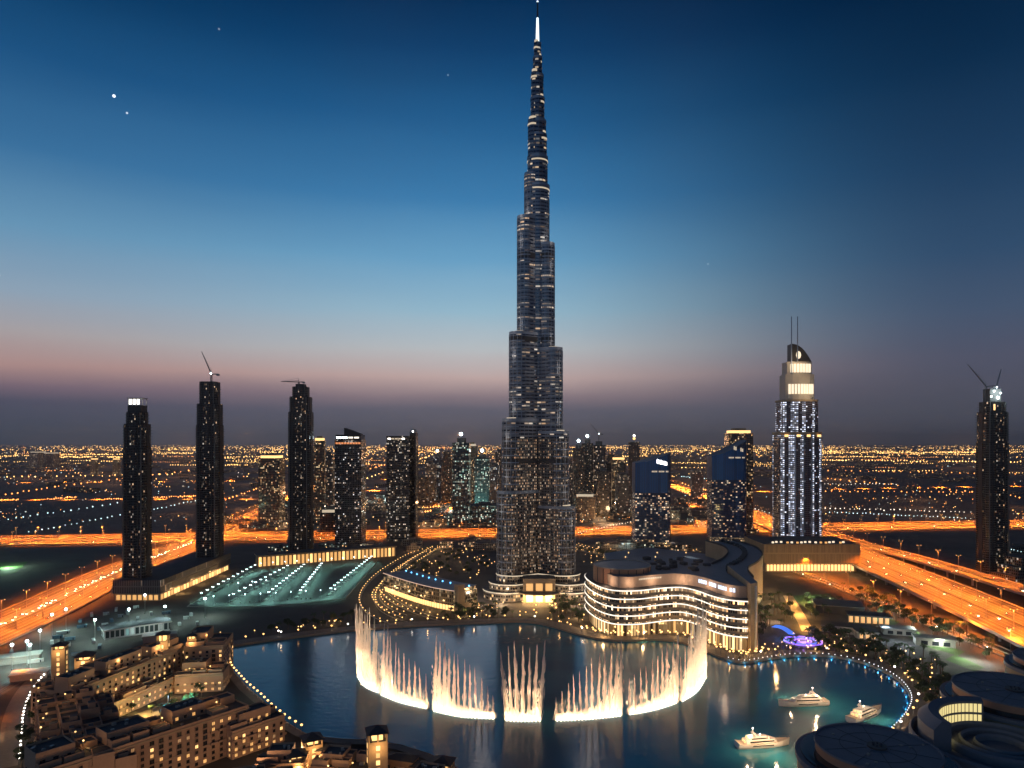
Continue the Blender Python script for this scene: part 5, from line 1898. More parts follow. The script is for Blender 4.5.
drum('large flat round dark roof with a small grey hub beside the yachts', 877, 747, 42, 29.5, 39.5, 33)
drum('round dark roof with a pale hub next to the park road', 1015, 690, 42, 34, 41, 33)
mx_, my_ = G(1001, 738, 36)
mh = thing('round_hall', 'round dark building with sunken rings and an arched golden skylight between flat roofs', 'round building', (mx_, my_, 0))
MB().prism(circle(0, 0, 45, 64), 0, 27).build('wall', [M['stone'], M['navy_roof']], mh)
MB().prism(circle(0, 0, 46.5, 64), 27.01, 30, bottom=True).build('outer_rim', [M['navy_roof'], M['navy_roof']], mh)


def arc_block(mb, r0, r1, z0, za_, zb_, a0, a1, n=26, mi=0, c=(0, 0)):
    A = [(cos(radians(a0 + (a1 - a0) * i / n)), sin(radians(a0 + (a1 - a0) * i / n))) for i in range(n + 1)]
    for p, q in zip(A, A[1:]):
        f = lambda v, r, z: (c[0] + v[0] * r, c[1] + v[1] * r, z)
        rm, zm = (r0 + r1) / 2, max(za_, zb_) + 1.2
        mb.face([f(p, r0, z0), f(q, r0, z0), f(q, r0, za_), f(p, r0, za_)], mi)
        mb.face([f(q, r1, z0), f(p, r1, z0), f(p, r1, zb_), f(q, r1, zb_)], mi)
        mb.face([f(p, r0, za_), f(q, r0, za_), f(q, rm, zm), f(p, rm, zm)], mi)
        mb.face([f(p, rm, zm), f(q, rm, zm), f(q, r1, zb_), f(p, r1, zb_)], mi)
    for v, fl in ((A[0], 0), (A[-1], 1)):
        f = lambda r, z: (c[0] + v[0] * r, c[1] + v[1] * r, z)
        q = [f(r0, z0), f(r0, za_), f((r0 + r1) / 2, max(za_, zb_) + 1.2), f(r1, zb_), f(r1, z0)]
        mb.face(q if fl else q[::-1], mi)
    return mb


rg = MB()
for r0, r1, z in ((42.5, 44.5, 34), (25, 27.5, 34), (18, 20, 33), (11, 13, 32.4)):
    arc_block(rg, r0, r1, 30.01, z, z, -20, 340 - 0.01, 64)
rg.build('stepped_rings', [M['navy_roof'], M['black_glass']], mh)
sky_ = arc_block(MB(), 29.5, 40, 30.01, 45.5, 42.0, 72, 186, 30).build('skylight_shell', M['navy_roof'], mh)
em_ = emat('skylight_glow', (1.0, 0.8, 0.32), 0.9)
for i in range(24):
    a0_, a1_ = radians(74 + i * 4.6), radians(74 + i * 4.6 + 3.6)
    for z0, z1 in ((33.0, 37.8), (39.2, 44.2)):
        p = MB()
        r0 = 29.3
        p.face([(r0 * cos(a0_), r0 * sin(a0_), z0), (r0 * cos(a1_), r0 * sin(a1_), z0), (r0 * cos(a1_), r0 * sin(a1_), z1), (r0 * cos(a0_), r0 * sin(a0_), z1)])
        p.build('golden_pane', em_, sky_)
drum('partly seen dark round roof behind the others, beside the low highway', 1062, 660, 36, 30, 36, 28, hub=False)
light('POINT', (G(800, 760)[0] - 14, G(800, 760)[1], 12), 16000, (1, .55, .25), None, 1.0, name='wall_fill_light')

# ------------------------------------------------------------------ fountains
def droplet_mesh(name, seed, n, fn, mat):
    r = random.Random(seed)
    mb = MB()
    for i in range(n):
        x, y, z, s, e = fn(r)
        mb.octa((x, y, z), s, s * e, 0, r)
    return mb.mesh(name, mat)


wm = bpy.data.materials.new('fountain_water')
wm.use_nodes = True
_t = NT(wm.node_tree)
d1_ = _t.n('ShaderNodeBsdfDiffuse')
d1_.inputs[0].default_value = (0.9, 0.9, 0.9, 1)
d2_ = _t.n('ShaderNodeBsdfTranslucent')
d2_.inputs[0].default_value = (0.9, 0.9, 0.9, 1)
mx = _t.n('ShaderNodeMixShader')
mx.inputs[0].default_value = 0.5
_t.nt.links.new(d1_.outputs[0], mx.inputs[1])
_t.nt.links.new(d2_.outputs[0], mx.inputs[2])
tr_ = _t.n('ShaderNodeBsdfTransparent')
mx2 = _t.n('ShaderNodeMixShader')
mx2.inputs[0].default_value = 0.45
_t.nt.links.new(tr_.outputs[0], mx2.inputs[1])
_t.nt.links.new(mx.outputs[0], mx2.inputs[2])
_o = _t.n('ShaderNodeOutputMaterial')
_t.nt.links.new(mx2.outputs[0], _o.inputs[0])


mist_m = wm.copy()
mist_m.name = 'fountain_mist'
for n_ in mist_m.node_tree.nodes:
    if n_.type == 'MIX_SHADER' and n_.inputs[1].links and n_.inputs[1].links[0].from_node.type == 'BSDF_TRANSPARENT':
        n_.inputs[0].default_value = 0.06


def jet_fn(r):
    z = r.random() ** 0.9
    w = 0.55 * (1 - z ** 3) + 0.1
    a, q = r.random() * 6.28, abs(r.gauss(0, 0.6)) * w
    return q * cos(a), q * sin(a), z, 0.16 + 0.16 * r.random() * (1 - z * 0.6), 0.0


JETS = []
for k in range(4):
    rr = random.Random(100 + k)
    mb = MB()
    for i in range(300):
        z = rr.random() ** 0.9
        w = 0.6 * (1 - z ** 2.2) + 0.1
        a, q = rr.random() * 6.28, abs(rr.gauss(0, 0.55)) * w
        L = (0.05 + 0.09 * rr.random()) * (1.1 - 0.5 * z)
        z = max(L, z - L * 0.5)
        mb.octa((q * cos(a), q * sin(a), z), 0.1 + 0.1 * rr.random() * (1 - 0.6 * z), L, 0, rr)
    JETS.append(mb.mesh('jet', wm))

FW = (1.0, 0.61, 0.32)


def fountain(label, base, tops, curtain, n, power, tilt):
    """base: two or more base pixels; tops: heights in pixels at fractions; curtain: spray height in pixels along the row"""
    pts = [Vector(G(x, y, 0.3)) for x, y in base]
    P = [Vector(p) for p in smooth(pts, 12)]
    L = sum((b - a).length for a, b in zip(P, P[1:]))
    mid = P[len(P) // 2]
    t = thing('fountain', label, 'fountain', (mid.x, mid.y, 0.3))
    pos = walk(P, L / (n - 0.5), L / n * 0.25)[:n]

    def interp(tab, u):
        for (a, va), (b, vb) in zip(tab, tab[1:]):
            if u <= b:
                return va + (vb - va) * (u - a) / max(1e-6, b - a)
        return tab[-1][1]
    for i, (q, a) in enumerate(pos):
        u = i / max(1, n - 1)
        h = interp(tops, u) * q.y / F * (1 + R.uniform(-0.05, 0.05))
        o = bpy.data.objects.new('jet', JETS[i % 4])
        COL.objects.link(o)
        o.parent = t
        o.location = (q.x - mid.x, q.y - mid.y, 0.3)
        k = 1.0 + 0.55 * (h > 45)
        k *= R.uniform(0.85, 1.3)
        o.scale = (k * 1.2, k * 1.2, h)
        o.rotation_euler = (R.uniform(-0.03, 0.03), R.uniform(-0.02, 0.02) + (tilt * (u - 0.5) if tilt else 0), 0)
    mb = MB()
    rr = random.Random(n * 7)
    for i in range(int(L * 60)):
        u = rr.random()
        q = P[min(len(P) - 2, int(u * (len(P) - 1)))]
        q2 = P[min(len(P) - 1, int(u * (len(P) - 1)) + 1)]
        f = u * (len(P) - 1) % 1
        q = q + (q2 - q) * f
        hm = interp(curtain, u) * q.y / F
        z = hm * rr.random() ** 1.5
        mb.octa((q.x - mid.x + rr.gauss(0, 0.8), q.y - mid.y + rr.gauss(0, 0.8), z), 0.1 + 0.14 * rr.random(), 0.8 + 1.8 * rr.random(), 0, rr)
    mb.build('spray', wm, t, kind='stuff')
    ms = MB()
    for i in range(int(L * 1.6)):
        u = rr.random()
        q = P[min(len(P) - 1, int(u * (len(P) - 1)))]
        hm = interp(tops, u) * q.y / F * 0.75
        ms.octa((q.x - mid.x + rr.gauss(0, 1.4), q.y - mid.y + rr.gauss(0, 1.4), hm * 0.55 * rr.random() ** 1.5 + 1), 0.4 + 0.5 * rr.random(), 1.5 + 3.5 * rr.random(), 0, rr)
    ms.build('mist', mist_m, t, kind='stuff')
    nz = MB()
    for (q, a) in walk(P, 2.6, 0.5):
        nz.tube((q.x - mid.x, q.y - mid.y - 1.6, -0.2), (q.x - mid.x, q.y - mid.y - 1.6, 0.9), 0.28, 0.4, 6)
    rg_ = nz.build('nozzle_ring', M['steel'], t)
    lm = MB()
    for (q, a) in walk(P, 2.6, 1.5):
        lm.ball((q.x - mid.x, q.y - mid.y - 2.2, 0.5), 0.42)
    lm.build('underwater_lamps', M['e_white'], rg_)
    # light boats under the jets: beams pointing straight up
    k = max(1, round(L / 16))
    for (q, a) in walk(P, L / k, L / k / 2)[:k]:
        u = 0
        ld = bpy.data.lights.new('fountain_beam', 'AREA')
        ld.shape = 'RECTANGLE'
        ld.size = L / k
        ld.size_y = 7
        ld.spread = radians(16)
        ld.energy = power * L / k * 7 * (1.25 if n == 13 else 1.0)
        ld.color = FW
        o = bpy.data.objects.new('fountain_beam', ld)
        COL.objects.link(o)
        o.parent = t
        o.location = (q.x - mid.x, q.y - mid.y, 0.2)
        o.rotation_euler = (pi, 0, a)
    return t


PW = 560
fountain('tallest double burst of fountain jets at the near left end of the arc', [(358, 676), (366, 686), (379, 692)], [(0, 68), (0.3, 76), (0.55, 70), (0.8, 78), (1, 40)], [(0, 34), (0.5, 44), (0.8, 26), (1, 10)], 13, PW, 0.06)
fountain('second fountain row from the left, its jets falling in height to the right', [(381, 694), (402, 702), (428, 708)], [(0, 72), (0.2, 62), (0.45, 52), (0.75, 44), (1, 34)], [(0, 44), (0.2, 24), (0.4, 9), (1, 4)], 10, PW, -0.05)
fountain('third fountain row from the left, just left of the central burst', [(433, 710), (462, 716), (495, 718)], [(0, 74), (0.15, 66), (0.4, 62), (0.7, 50), (0.9, 30), (1, 22)], [(0, 46), (0.2, 26), (0.4, 10), (1, 4)], 12, PW, -0.05)
fountain('central fountain fan with tall jets at both ends', [(505, 719.5), (522, 720.5), (541, 720)], [(0, 70), (0.3, 74), (0.6, 72), (1, 76)], [(0, 46), (0.25, 12), (0.5, 5), (0.75, 12), (1, 46)], 7, PW, 0.16)
fountain('fountain row right of the central burst, its jets rising to the right', [(555, 720), (588, 718.5), (622, 715)], [(0, 22), (0.3, 44), (0.6, 62), (1, 74)], [(0, 4), (0.6, 10), (0.8, 24), (1, 44)], 12, PW, 0.05)
fountain('second fountain row from the right end, its jets rising to the right', [(628, 714), (653, 709.5), (677, 702)], [(0, 34), (0.4, 46), (0.75, 58), (1, 68)], [(0, 4), (0.6, 10), (0.8, 24), (1, 46)], 10, PW, 0.05)
fountain('tall burst of fountain jets in front of the waving building, where the arc ends', [(681, 701), (696, 691), (705, 677)], [(0, 42), (0.3, 74), (0.6, 76), (1, 70)], [(0, 10), (0.4, 40), (0.8, 46), (1, 34)], 12, PW, 0.05)
# soft glow the lit spray throws on the lake
for px, py, e in ((368, 690, 15000), (405, 706, 10000), (464, 719, 10000), (522, 723, 10000), (588, 722, 10000), (652, 713, 10000), (694, 695, 15000)):
    pass

# ------------------------------------------------------------------ yachts
def yacht(label, px, py, L, head):
    x, y = G(px, py, 0.3)
    t = thing('yacht', label, 'yacht', (x, y, 0.3), head)
    st = [(-0.5, 0.105, 0.02), (-0.42, 0.115, 0.0), (-0.1, 0.122, 0.0), (0.18, 0.112, 0.01), (0.36, 0.07, 0.025), (0.46, 0.03, 0.04), (0.52, 0.003, 0.05)]
    mb = MB()
    rings = []
    for u, w, sh in st:
        X = u * L
        top = (0.085 + sh * 0.9) * L
        rings.append([(X, -w * L, top), (X - 0.01 * L, -w * L * 0.92, 0.035 * L), (X - 0.02 * L * (u > 0.3), -w * L * 0.7, -0.01 * L),
                      (X - 0.02 * L * (u > 0.3), w * L * 0.7, -0.01 * L), (X - 0.01 * L, w * L * 0.92, 0.035 * L), (X, w * L, top)])
    for a, b in zip(rings, rings[1:]):
        for i in range(5):
            mb.face([a[i], b[i], b[i + 1], a[i + 1]][::-1])
        mb.face([a[5], b[5], b[0], a[0]][::-1], 1)
    mb.face(rings[0], 0)
    M.setdefault('teak', pmat('teak_deck', (0.5, 0.42, 0.34), 0.6, var=0.15, scale=1.0))
    hull = mb.build('hull', [M['gel'], M['teak']], t)
    hw = MB()
    for s in (-1, 1):
        hw.box(-0.05 * L, s * 0.1165 * L, 0.05 * L, 0.4 * L, 0.012 * L, 0.014 * L)
    hw.build('hull_windows', M['black_glass'], hull)
    dk = [(-0.36, 0.24, 0.098, 0.088, 0.055, 0.06), (-0.3, 0.1, 0.082, 0.145, 0.045, 0.05), (-0.16, 0.02, 0.06, 0.19, 0.012, 0.02)]
    for i, (u0, u1, w, z, h, rake) in enumerate(dk):
        q = [(u0 * L, -w * L), (u1 * L, -w * L * 0.85), ((u1 + 0.05) * L, 0), (u1 * L, w * L * 0.85), (u0 * L, w * L)]
        z0, z1 = z * L, (z + h) * L
        mb = MB()
        top = [(p[0] - (rake * L if p[0] > 0 or i else 0) * (1 if p[0] > u0 * L + 0.1 else 0), p[1] * 0.93) for p in q]
        for j in range(5):
            k_ = (j + 1) % 5
            mb.face([(*q[j], z0), (*q[k_], z0), (*top[k_], z1), (*top[j], z1)])
        mb.face([(*p, z1) for p in top])
        d = mb.build(('main_cabin', 'upper_cabin', 'fly_bridge')[i], M['gel'], t)
        if i < 2:
            w_ = MB()
            for s in (-1, 1):
                w_.box((u0 + u1) / 2 * L, s * w * L * 0.945, z0 + h * L * 0.4, (u1 - u0) * L * 0.78, 0.012 * L, h * L * 0.42, -s * 0.03)
            w_.build('cabin_windows', M['black_glass'], d)
            lw = MB()
            for s in (-1, 1):
                lw.box((u0 - 0.012) * L, s * w * 0.4 * L, z0 + 0.3 * h * L, 0.01 * L, w * 0.5 * L, h * L * 0.5)
            lw.build('saloon_light', M['e_gold2'], d)
    m = MB()
    for s in (-1, 1):
        m.tube((-0.15 * L, s * 0.05 * L, 0.195 * L), (-0.19 * L, s * 0.04 * L, 0.25 * L), 0.008 * L)
    m.box(-0.19 * L, 0, 0.245 * L, 0.05 * L, 0.1 * L, 0.012 * L)
    m.tube((-0.19 * L, 0, 0.25 * L), (-0.2 * L, 0, 0.33 * L), 0.006 * L, 0.003 * L)
    m.ball((-0.19 * L, 0.03 * L, 0.27 * L), 0.014 * L)
    m.build('radar_arch', M['gel'], t)
    rl = MB()
    for s in (-1, 1):
        pr = [((u * L), s * w * L * 0.96, (0.085 + sh * 0.9) * L) for u, w, sh in st[3:]]
        for a, b in zip(pr, pr[1:]):
            rl.tube((a[0], a[1], a[2] + 0.9), (b[0], b[1], b[2] + 0.9), 0.08, n=3)
            rl.tube(a, (a[0], a[1], a[2] + 0.9), 0.08, n=3)
    rl.build('bow_rail', M['steel'], t)
    ml_ = MB()
    ml_.ball((-0.2 * L, 0, 0.335 * L), 0.5)
    ml_.ball((-0.05 * L, 0.02 * L, 0.21 * L), 0.45)
    ml_.build('mast_light', M['e_white'], t)
    for u, s, z in ((0.1, -0.3, 0.25), (-0.4, -0.2, 0.3), (-0.1, 0.3, 0.3)):
        light('POINT', (u * L, s * L, z * L), 7000, (1, 0.66, 0.38), t, 0.5)
    return t


yacht('largest white motor yacht floating broadside nearest the far promenade', 803, 705, 38, radians(186))
yacht('small white motor yacht turned bow away beside the curved shore', 866, 717, 39, radians(33))
yacht('white motor yacht with warm lit side floating nearest the big round roof', 763, 746, 36, radians(8))

# ------------------------------------------------------------------ trees
def palm_mesh(seed, h=9.0):
    r = random.Random(seed)
    tr = MB()
    lean = (r.uniform(-0.5, 0.5), r.uniform(-0.5, 0.5))
    prev = (0, 0, 0)
    for i in range(1, 5):
        u = i / 4
        p = (lean[0] * u * u, lean[1] * u * u, h * u)
        tr.tube(prev, p, 0.3 - 0.1 * (i - 1) / 4, 0.3 - 0.1 * u, 6)
        prev = p
    cr = MB()
    for i in range(17):
        a = i * 2.4 + r.uniform(-0.2, 0.2)
        up = r.uniform(-0.1, 1.0)
        L = r.uniform(2.6, 3.6)
        pts = []
        for k in range(5):
            u = k / 4
            pts.append((prev[0] + cos(a) * L * u, prev[1] + sin(a) * L * u, prev[2] + up * L * u * 0.8 - 2.2 * u * u))
        for k in range(4):
            w0, w1 = (0.12, 0.5, 0.55, 0.4, 0.05)[k], (0.12, 0.5, 0.55, 0.4, 0.05)[k + 1]
            sx, sy = -sin(a), cos(a)
            A, B = pts[k], pts[k + 1]
            for s in (-1, 1):
                cr.face([A, (A[0] + s * sx * w0, A[1] + s * sy * w0, A[2] - w0 * 0.5), (B[0] + s * sx * w1, B[1] + s * sy * w1, B[2] - w1 * 0.5), B])
    return tr.mesh('trunk', M['bark']), cr.mesh('crown', M['leaf'])


def tree_mesh(seed, h=7.0):
    r = random.Random(seed)
    tr = MB()
    tr.tube((0, 0, 0), (0, 0, h * 0.45), 0.28, 0.18, 6)
    cl = []
    for i in range(6):
        a = i * 1.05 + r.uniform(0, 0.6)
        e = (cos(a) * h * 0.25, sin(a) * h * 0.25, h * r.uniform(0.6, 0.85))
        tr.tube((0, 0, h * 0.4), e, 0.13, 0.05, 5)
        cl.append((e, h * r.uniform(0.17, 0.26)))
    cl.append(((0, 0, h * 0.88), h * 0.22))
    cr = MB()
    for c, q in cl:
        for i in range(90):
            d = Vector((r.gauss(0, 1), r.gauss(0, 1), r.gauss(0, 0.8))).normalized() * q * r.random() ** 0.4
            p = Vector(c) + d
            u = Vector((r.gauss(0, 1), r.gauss(0, 1), r.gauss(0, 1))).normalized() * 0.34
            v = u.cross(Vector((r.gauss(0, 1), r.gauss(0, 1), r.gauss(0, 1)))).normalized() * 0.3
            cr.face([tuple(p - u), tuple(p + v), tuple(p + u), tuple(p - v)])
    return tr.mesh('trunk', M['bark']), cr.mesh('crown', M['leaf2'])


PALM = [palm_mesh(i, 8 + i) for i in range(3)]
TREE = [tree_mesh(i, 6.5 + i * 0.8) for i in range(3)]


def plant(kind, x, y, z, label, group, s=1.0):
    m = (PALM if kind == 'palm_tree' else TREE)[R.randrange(3)]
    t = thing(kind, label, 'palm' if kind == 'palm_tree' else 'tree', (x, y, z), R.uniform(0, 6), group)
    t.scale = (s, s, s * R.uniform(0.9, 1.15))
    for n_, me in zip(('trunk', 'crown'), m):
        o = bpy.data.objects.new(n_, me)
        COL.objects.link(o)
        o.parent = t
    return t


def inside(pt, poly):
    x, y = pt
    c = False
    for i in range(len(poly)):
        a, b = poly[i], poly[i - 1]
        if (a[1] > y) != (b[1] > y) and x < (b[0] - a[0]) * (y - a[1]) / (b[1] - a[1]) + a[0]:
            c = not c
    return c


def scatter(poly_px, n, kinds, label, group, z=0.0, s=(0.8, 1.2), mind=4.0):
    poly = PPX(poly_px)
    xs, ys = [p[0] for p in poly], [p[1] for p in poly]
    got = []
    for _ in range(n * 40):
        if len(got) >= n:
            break
        p = (R.uniform(min(xs), max(xs)), R.uniform(min(ys), max(ys)))
        if inside(p, poly) and all((p[0] - q[0]) ** 2 + (p[1] - q[1]) ** 2 > mind * mind for q in got):
            got.append(p)
            k = R.choice(kinds)
            if label:
                plant(k, p[0], p[1], z, label % ('palm' if k == 'palm_tree' else 'round tree'), group % ('palms' if k == 'palm_tree' else 'round trees'), R.uniform(*s) * 1.25)
    return got


park_px = [(775, 648), (830, 636), (880, 646), (935, 662), (950, 690), (930, 720), (915, 690), (880, 664), (840, 654), (790, 652)]
mb = MB()
mb.face([(x, y, 0.15) for x, y in PPX([(748, 662), (760, 628), (820, 600), (860, 606), (940, 640), (1010, 668), (960, 700), (930, 735), (912, 700), (890, 673), (860, 660), (820, 654), (780, 656)])])
mb.build('park_paving', M['dark_paving'], kind='structure')
scatter(park_px, 100, ['palm_tree', 'palm_tree', 'tree'], 'dark %s standing among the golden lamps of the lakeside park', '%s of the lakeside park', 0.15)
scatter([(470, 606), (505, 612), (515, 619), (470, 620), (440, 622), (455, 612)], 34, ['palm_tree', 'tree'], 'dark %s in the grove left of the golden entrance hall', '%s left of the entrance hall')
scatter([(560, 606), (580, 606), (584, 622), (575, 628), (548, 620), (550, 612)], 30, ['palm_tree', 'tree'], 'dark %s between the golden entrance hall and the waving building', '%s right of the entrance hall')
scatter([(840, 590), (862, 592), (950, 628), (1000, 652), (985, 660), (930, 636), (870, 612)], 70, ['palm_tree', 'tree'], 'dark %s in the green strip along the low park road', '%s along the park road')
scatter([(420, 556), (470, 552), (495, 566), (465, 580), (412, 572)], 30, ['tree'], 'dark %s on the lawn behind the crescent building', '%s behind the crescent building')
scatter([(575, 552), (625, 556), (648, 560), (600, 556)], 18, ['tree'], 'dark %s between the roads right of the tallest tower', '%s right of the tallest tower')
scatter([(14, 768), (22, 730), (32, 700), (38, 706), (32, 740), (30, 768)], 12, ['tree'], 'dark %s between the lamp lined drive and the stepped hotel wing', '%s beside the hotel drive', s=(0.7, 1.0))
scatter([(60, 700), (100, 690), (160, 700), (200, 690), (205, 700), (160, 716), (100, 722)], 24, ['palm_tree', 'tree'], 'dark %s inside the hotel courtyard', '%s of the hotel courtyard', s=(0.6, 0.9))
scatter([(236, 640), (350, 617), (362, 624), (300, 631), (240, 641)], 16, ['palm_tree', 'tree'], 'dark %s on the bare ground between the car park and the lake', '%s by the bare ground')
# lawns
for i, px in enumerate(([(905, 625), (930, 640), (965, 652), (958, 656), (920, 645), (898, 630)], [(955, 655), (985, 668), (975, 672), (945, 660)], [(870, 612), (900, 622), (890, 628), (862, 618)], [(790, 596), (830, 594), (845, 604), (810, 612)], [(0, 562), (28, 562), (16, 573), (0, 577)])):
    mb = MB()
    mb.face([(x, y, 0.3) for x, y in PPX(px)])
    mb.build('lawn', M['grass'], kind='structure')
for (px, py), e, c in (((915, 634), 12000, (.85, 1, .8)), ((940, 648), 12000, (.85, 1, .8)), ((968, 660), 12000, (.85, 1, .8)), ((880, 618), 9000, (.8, 1, .95)), ((885, 634), 9000, (.7, .95, 1)), ((815, 602), 9000, (.8, 1, .7)),
                       ((905, 644), 7000, (.7, .9, 1)), ((8, 568), 60000, (.6, 1, .7)), ((950, 640), 9000, (.9, 1, .85)), ((985, 664), 9000, (.9, 1, .85))):
    light('POINT', (*G(px, py), 9), e * 1.7, c, None, 0.6, name='park_light')
# park pavilions
pv_list = [(846, 632, 46, 18, 6.5, -0.42, 'white long pavilion with dark flat roof at the lake end of the park'), (866, 638, 20, 14, 7, -0.25, 'white pavilion end block with a glowing opening next to the long pavilion'),
           (898, 634, 30, 14, 6, -0.3, 'grey low pavilion in the middle of the park'), (934, 645, 34, 14, 7, -0.35, 'white pavilion with three dark windows beside the lawn and the low road')]
for px, py, w, d, h, rz, lb in pv_list:
    t = thing('pavilion', lb, 'pavilion', (*G(px, py), 0.15), rz)
    MB().prism(rect(w, d), 0, h).build('wall', [M['concrete'], M['roof']], t)
    MB().prism(rect(w + 2.5, d + 2.5), h + 0.01, h + 0.9, bottom=True).build('roof', [M['concrete'], M['roof']], t)
    for i in range(3):
        MB().box((i - 1) * w * 0.28, -d / 2 - 0.05, 1.2, w * 0.17, 0.2, h * 0.55).build('window', M['black_glass'] if '866' != str(px) else M['e_gold'], t)
    light('POINT', (0, -d / 2 - 7, 4), 550, (1, .85, .65), t, 0.5)
gz = thing('restaurant_hall', 'dark roofed restaurant with golden columns glowing at its back in the park', 'building', (*G(868, 622), 0.15), -0.3)
MB().prism(rect(44, 20), 7.5, 9).build('roof', [M['roof'], M['roof']], gz)
for i in range(7):
    MB().box(-18 + i * 6, -6, 0, 3.6, 1, 7.4).build('lit_bay', M['e_gold'], gz)
    MB().box(-21 + i * 6, -9, 0, 0.8, 0.8, 7.5).build('column', M['stone'], gz)
dk_ = thing('exhibition_shed', 'plain dark shed with a grey sloping roof between the hotel podium and the park', 'shed', (*G(838, 612), 0.15), -0.28)
MB().prism(rect(52, 24), 0, 9).build('wall', [M['dark_clad'], M['roof']], dk_)
MB().prism([(-27, -13), (27, -13), (27, 13), (-27, 13)], 9.01, [9.4, 9.4, 12, 12]).build('roof', [M['concrete'], M['slab']], dk_)
scatter([(752, 600), (786, 596), (796, 625), (780, 632), (762, 640), (750, 640)], 34, ['tree', 'palm_tree'], 'dark %s between the waving building and the golden avenue', '%s beside the golden avenue')
scatter([(805, 600), (850, 604), (850, 612), (815, 620), (808, 618)], 26, ['tree', 'palm_tree'], 'dark %s between the golden avenue and the dark shed', '%s beside the dark shed')
for px, py, c in ((762, 606, (.7, 1, .7)), (776, 622, (1, .7, .4)), (830, 606, (.8, 1, .8)), (858, 612, (.85, 1, .8)), (812, 598, (.8, 1, .7))):
    light('POINT', (*G(px, py), 8), 9000, c, None, 0.6, name='park_light')
# golden avenue, blue arc and violet show fountain
mb = MB()
strip(mb, [tuple(p) for p in smooth(PPX([(788, 596), (795, 608), (803, 622), (808, 632)]), 5)], -6, 6, 0.34)
mb.build('avenue', M['stone'], kind='structure')
for px, py in ((792, 603), (799, 615), (806, 628)):
    light('POINT', (*G(px, py), 9), 34000, (1, .5, .12), None, 0.8, name='avenue_light')
M['e_blue2'] = emat('blue_arch_tube', (0.03, 0.2, 1.0), 1.1)
ar = thing('light_arch', 'glowing blue arc of light tubes beside the golden avenue', 'light sculpture', (*G(783, 632), 0.15), 0.2)
for k in range(5):
    mb = MB()
    pts = [(-2 + k * 1.1, (i - 8) * 2.2, 0.8 + 2.4 * sin(pi * i / 16) + k * 0.4) for i in range(17)]
    for a, b in zip(pts, pts[1:]):
        mb.tube(a, b, 0.35, n=5)
    mb.build('light_tube', M['e_blue2'], ar)
vf = thing('light_fountain', 'low violet lit show basin with glowing rings in front of the golden avenue', 'fountain basin', (*G(803, 642), 0.15))
for r0 in (8, 13, 18):
    mb = MB()
    c = circle(0, 0, r0, 36, ry=r0 * 0.9)
    ribbon(mb, c + [c[0]], 0, 0.2, 1.2, 0, 0.8)
    mb.build('glowing_ring', M['e_purple'] if r0 != 13 else M['e_blue2'], vf)
MB().prism(circle(0, 0, 21, 36), 0, 0.5).build('basin', [M['concrete'], M['concrete']], vf)
light('POINT', (0, -3, 7), 16000, (.3, .15, 1), vf, 0.6)
light('POINT', (-16, 8, 7), 6000, (.05, .3, 1), vf, 0.6)

# ------------------------------------------------------------------ lamps on paths and shores
wl_ = lamp_proto('path_lamp', 'golden globe lamp on a low post among the palms of the lakeside park', 'path lamp', 'golden globe lamps in the lakeside park', 4.2, 0, 'e_warm', 0.75, thick=0.14)
pk_pos = scatter(park_px, 72, ['x'], None, None, 0.15, mind=6.5) + scatter([(745, 655), (790, 636), (830, 640), (800, 652), (760, 660)], 16, ['x'], None, None, mind=8)
for i, p in enumerate(pk_pos):
    o = wl_ if i == 0 else dup(wl_)
    o.location = (p[0], p[1], 0.15)
    o.scale = (R.uniform(0.6, 1.15),) * 3
    if i % 7 == 0:
        light('POINT', (p[0], p[1] - 1.5, 5), 900, WARM, None, 0.4, name='path_light')
gd_ = lamp_proto('garden_lamp', 'low golden garden lamp among the groves at the foot of the tallest tower', 'garden lamp', 'golden garden lamps round the tallest tower', 4.0, 0, 'e_warm', 0.95, thick=0.14)
gpos = []
for poly_, n_ in (([(424, 556), (470, 550), (497, 560), (490, 575), (462, 584), (414, 572)], 46), ([(572, 548), (630, 552), (690, 556), (640, 562), (585, 566)], 40), ([(468, 604), (600, 604), (590, 620), (575, 628), (520, 616), (460, 620)], 40),
                  ([(430, 552), (498, 546), (498, 550), (430, 556)], 20), ([(255, 556), (330, 548), (390, 546), (330, 552)], 16), ([(250, 634), (350, 618), (360, 624), (300, 631)], 12)):
    gpos += scatter(poly_, n_, ['x'], None, None, mind=7)
for i, p in enumerate(gpos):
    o = gd_ if i == 0 else dup(gd_)
    o.location = (p[0], p[1], 0.0)
    o.scale = (R.uniform(0.5, 1.05),) * 3
    if i % 9 == 0:
        light('POINT', (p[0], p[1] - 2, 6), 2200, (1, .58, .22), None, 0.4, name='garden_light')
sl_ = lamp_proto('shore_lamp', 'warm lamp on a post along the far promenade of the lake', 'shore lamp', 'lamps along the far promenade', 5.5, 0, 'e_warm', 0.95, thick=0.16)
cool_ = lamp_proto('shore_lamp', 'white lamp on a post along the far promenade of the lake', 'shore lamp', 'white lamps along the far promenade', 5.5, 0, 'e_white', 0.9, thick=0.16)
fp = [tuple(p) for p in far]
for i, (q, a) in enumerate(walk(offset(fp, 5), 17, 6)):
    if i % 4 == 3:
        dup(cool_, (q.x, q.y, 2.0))
    elif i == 0:
        sl_.location = (q.x, q.y, 2.0)
    else:
        dup(sl_, (q.x, q.y, 2.0))
    if i % 3 == 0:
        light('POINT', (q.x, q.y, 8), 1500, WARM, None, 0.5, name='shore_light')
cool_.location = (*[c for c in offset(fp, 10)[6]], 2.0)
bm = MB()
bm.tube((0, 0, 0), (0, 0, 0.9), 0.22, 0.18)
blue = thing('quay_marker', 'small blue white marker lamp on the edge of the curved quay', 'quay lamp', (0, 0, -500), 0, 'marker lamps on the quay edge')
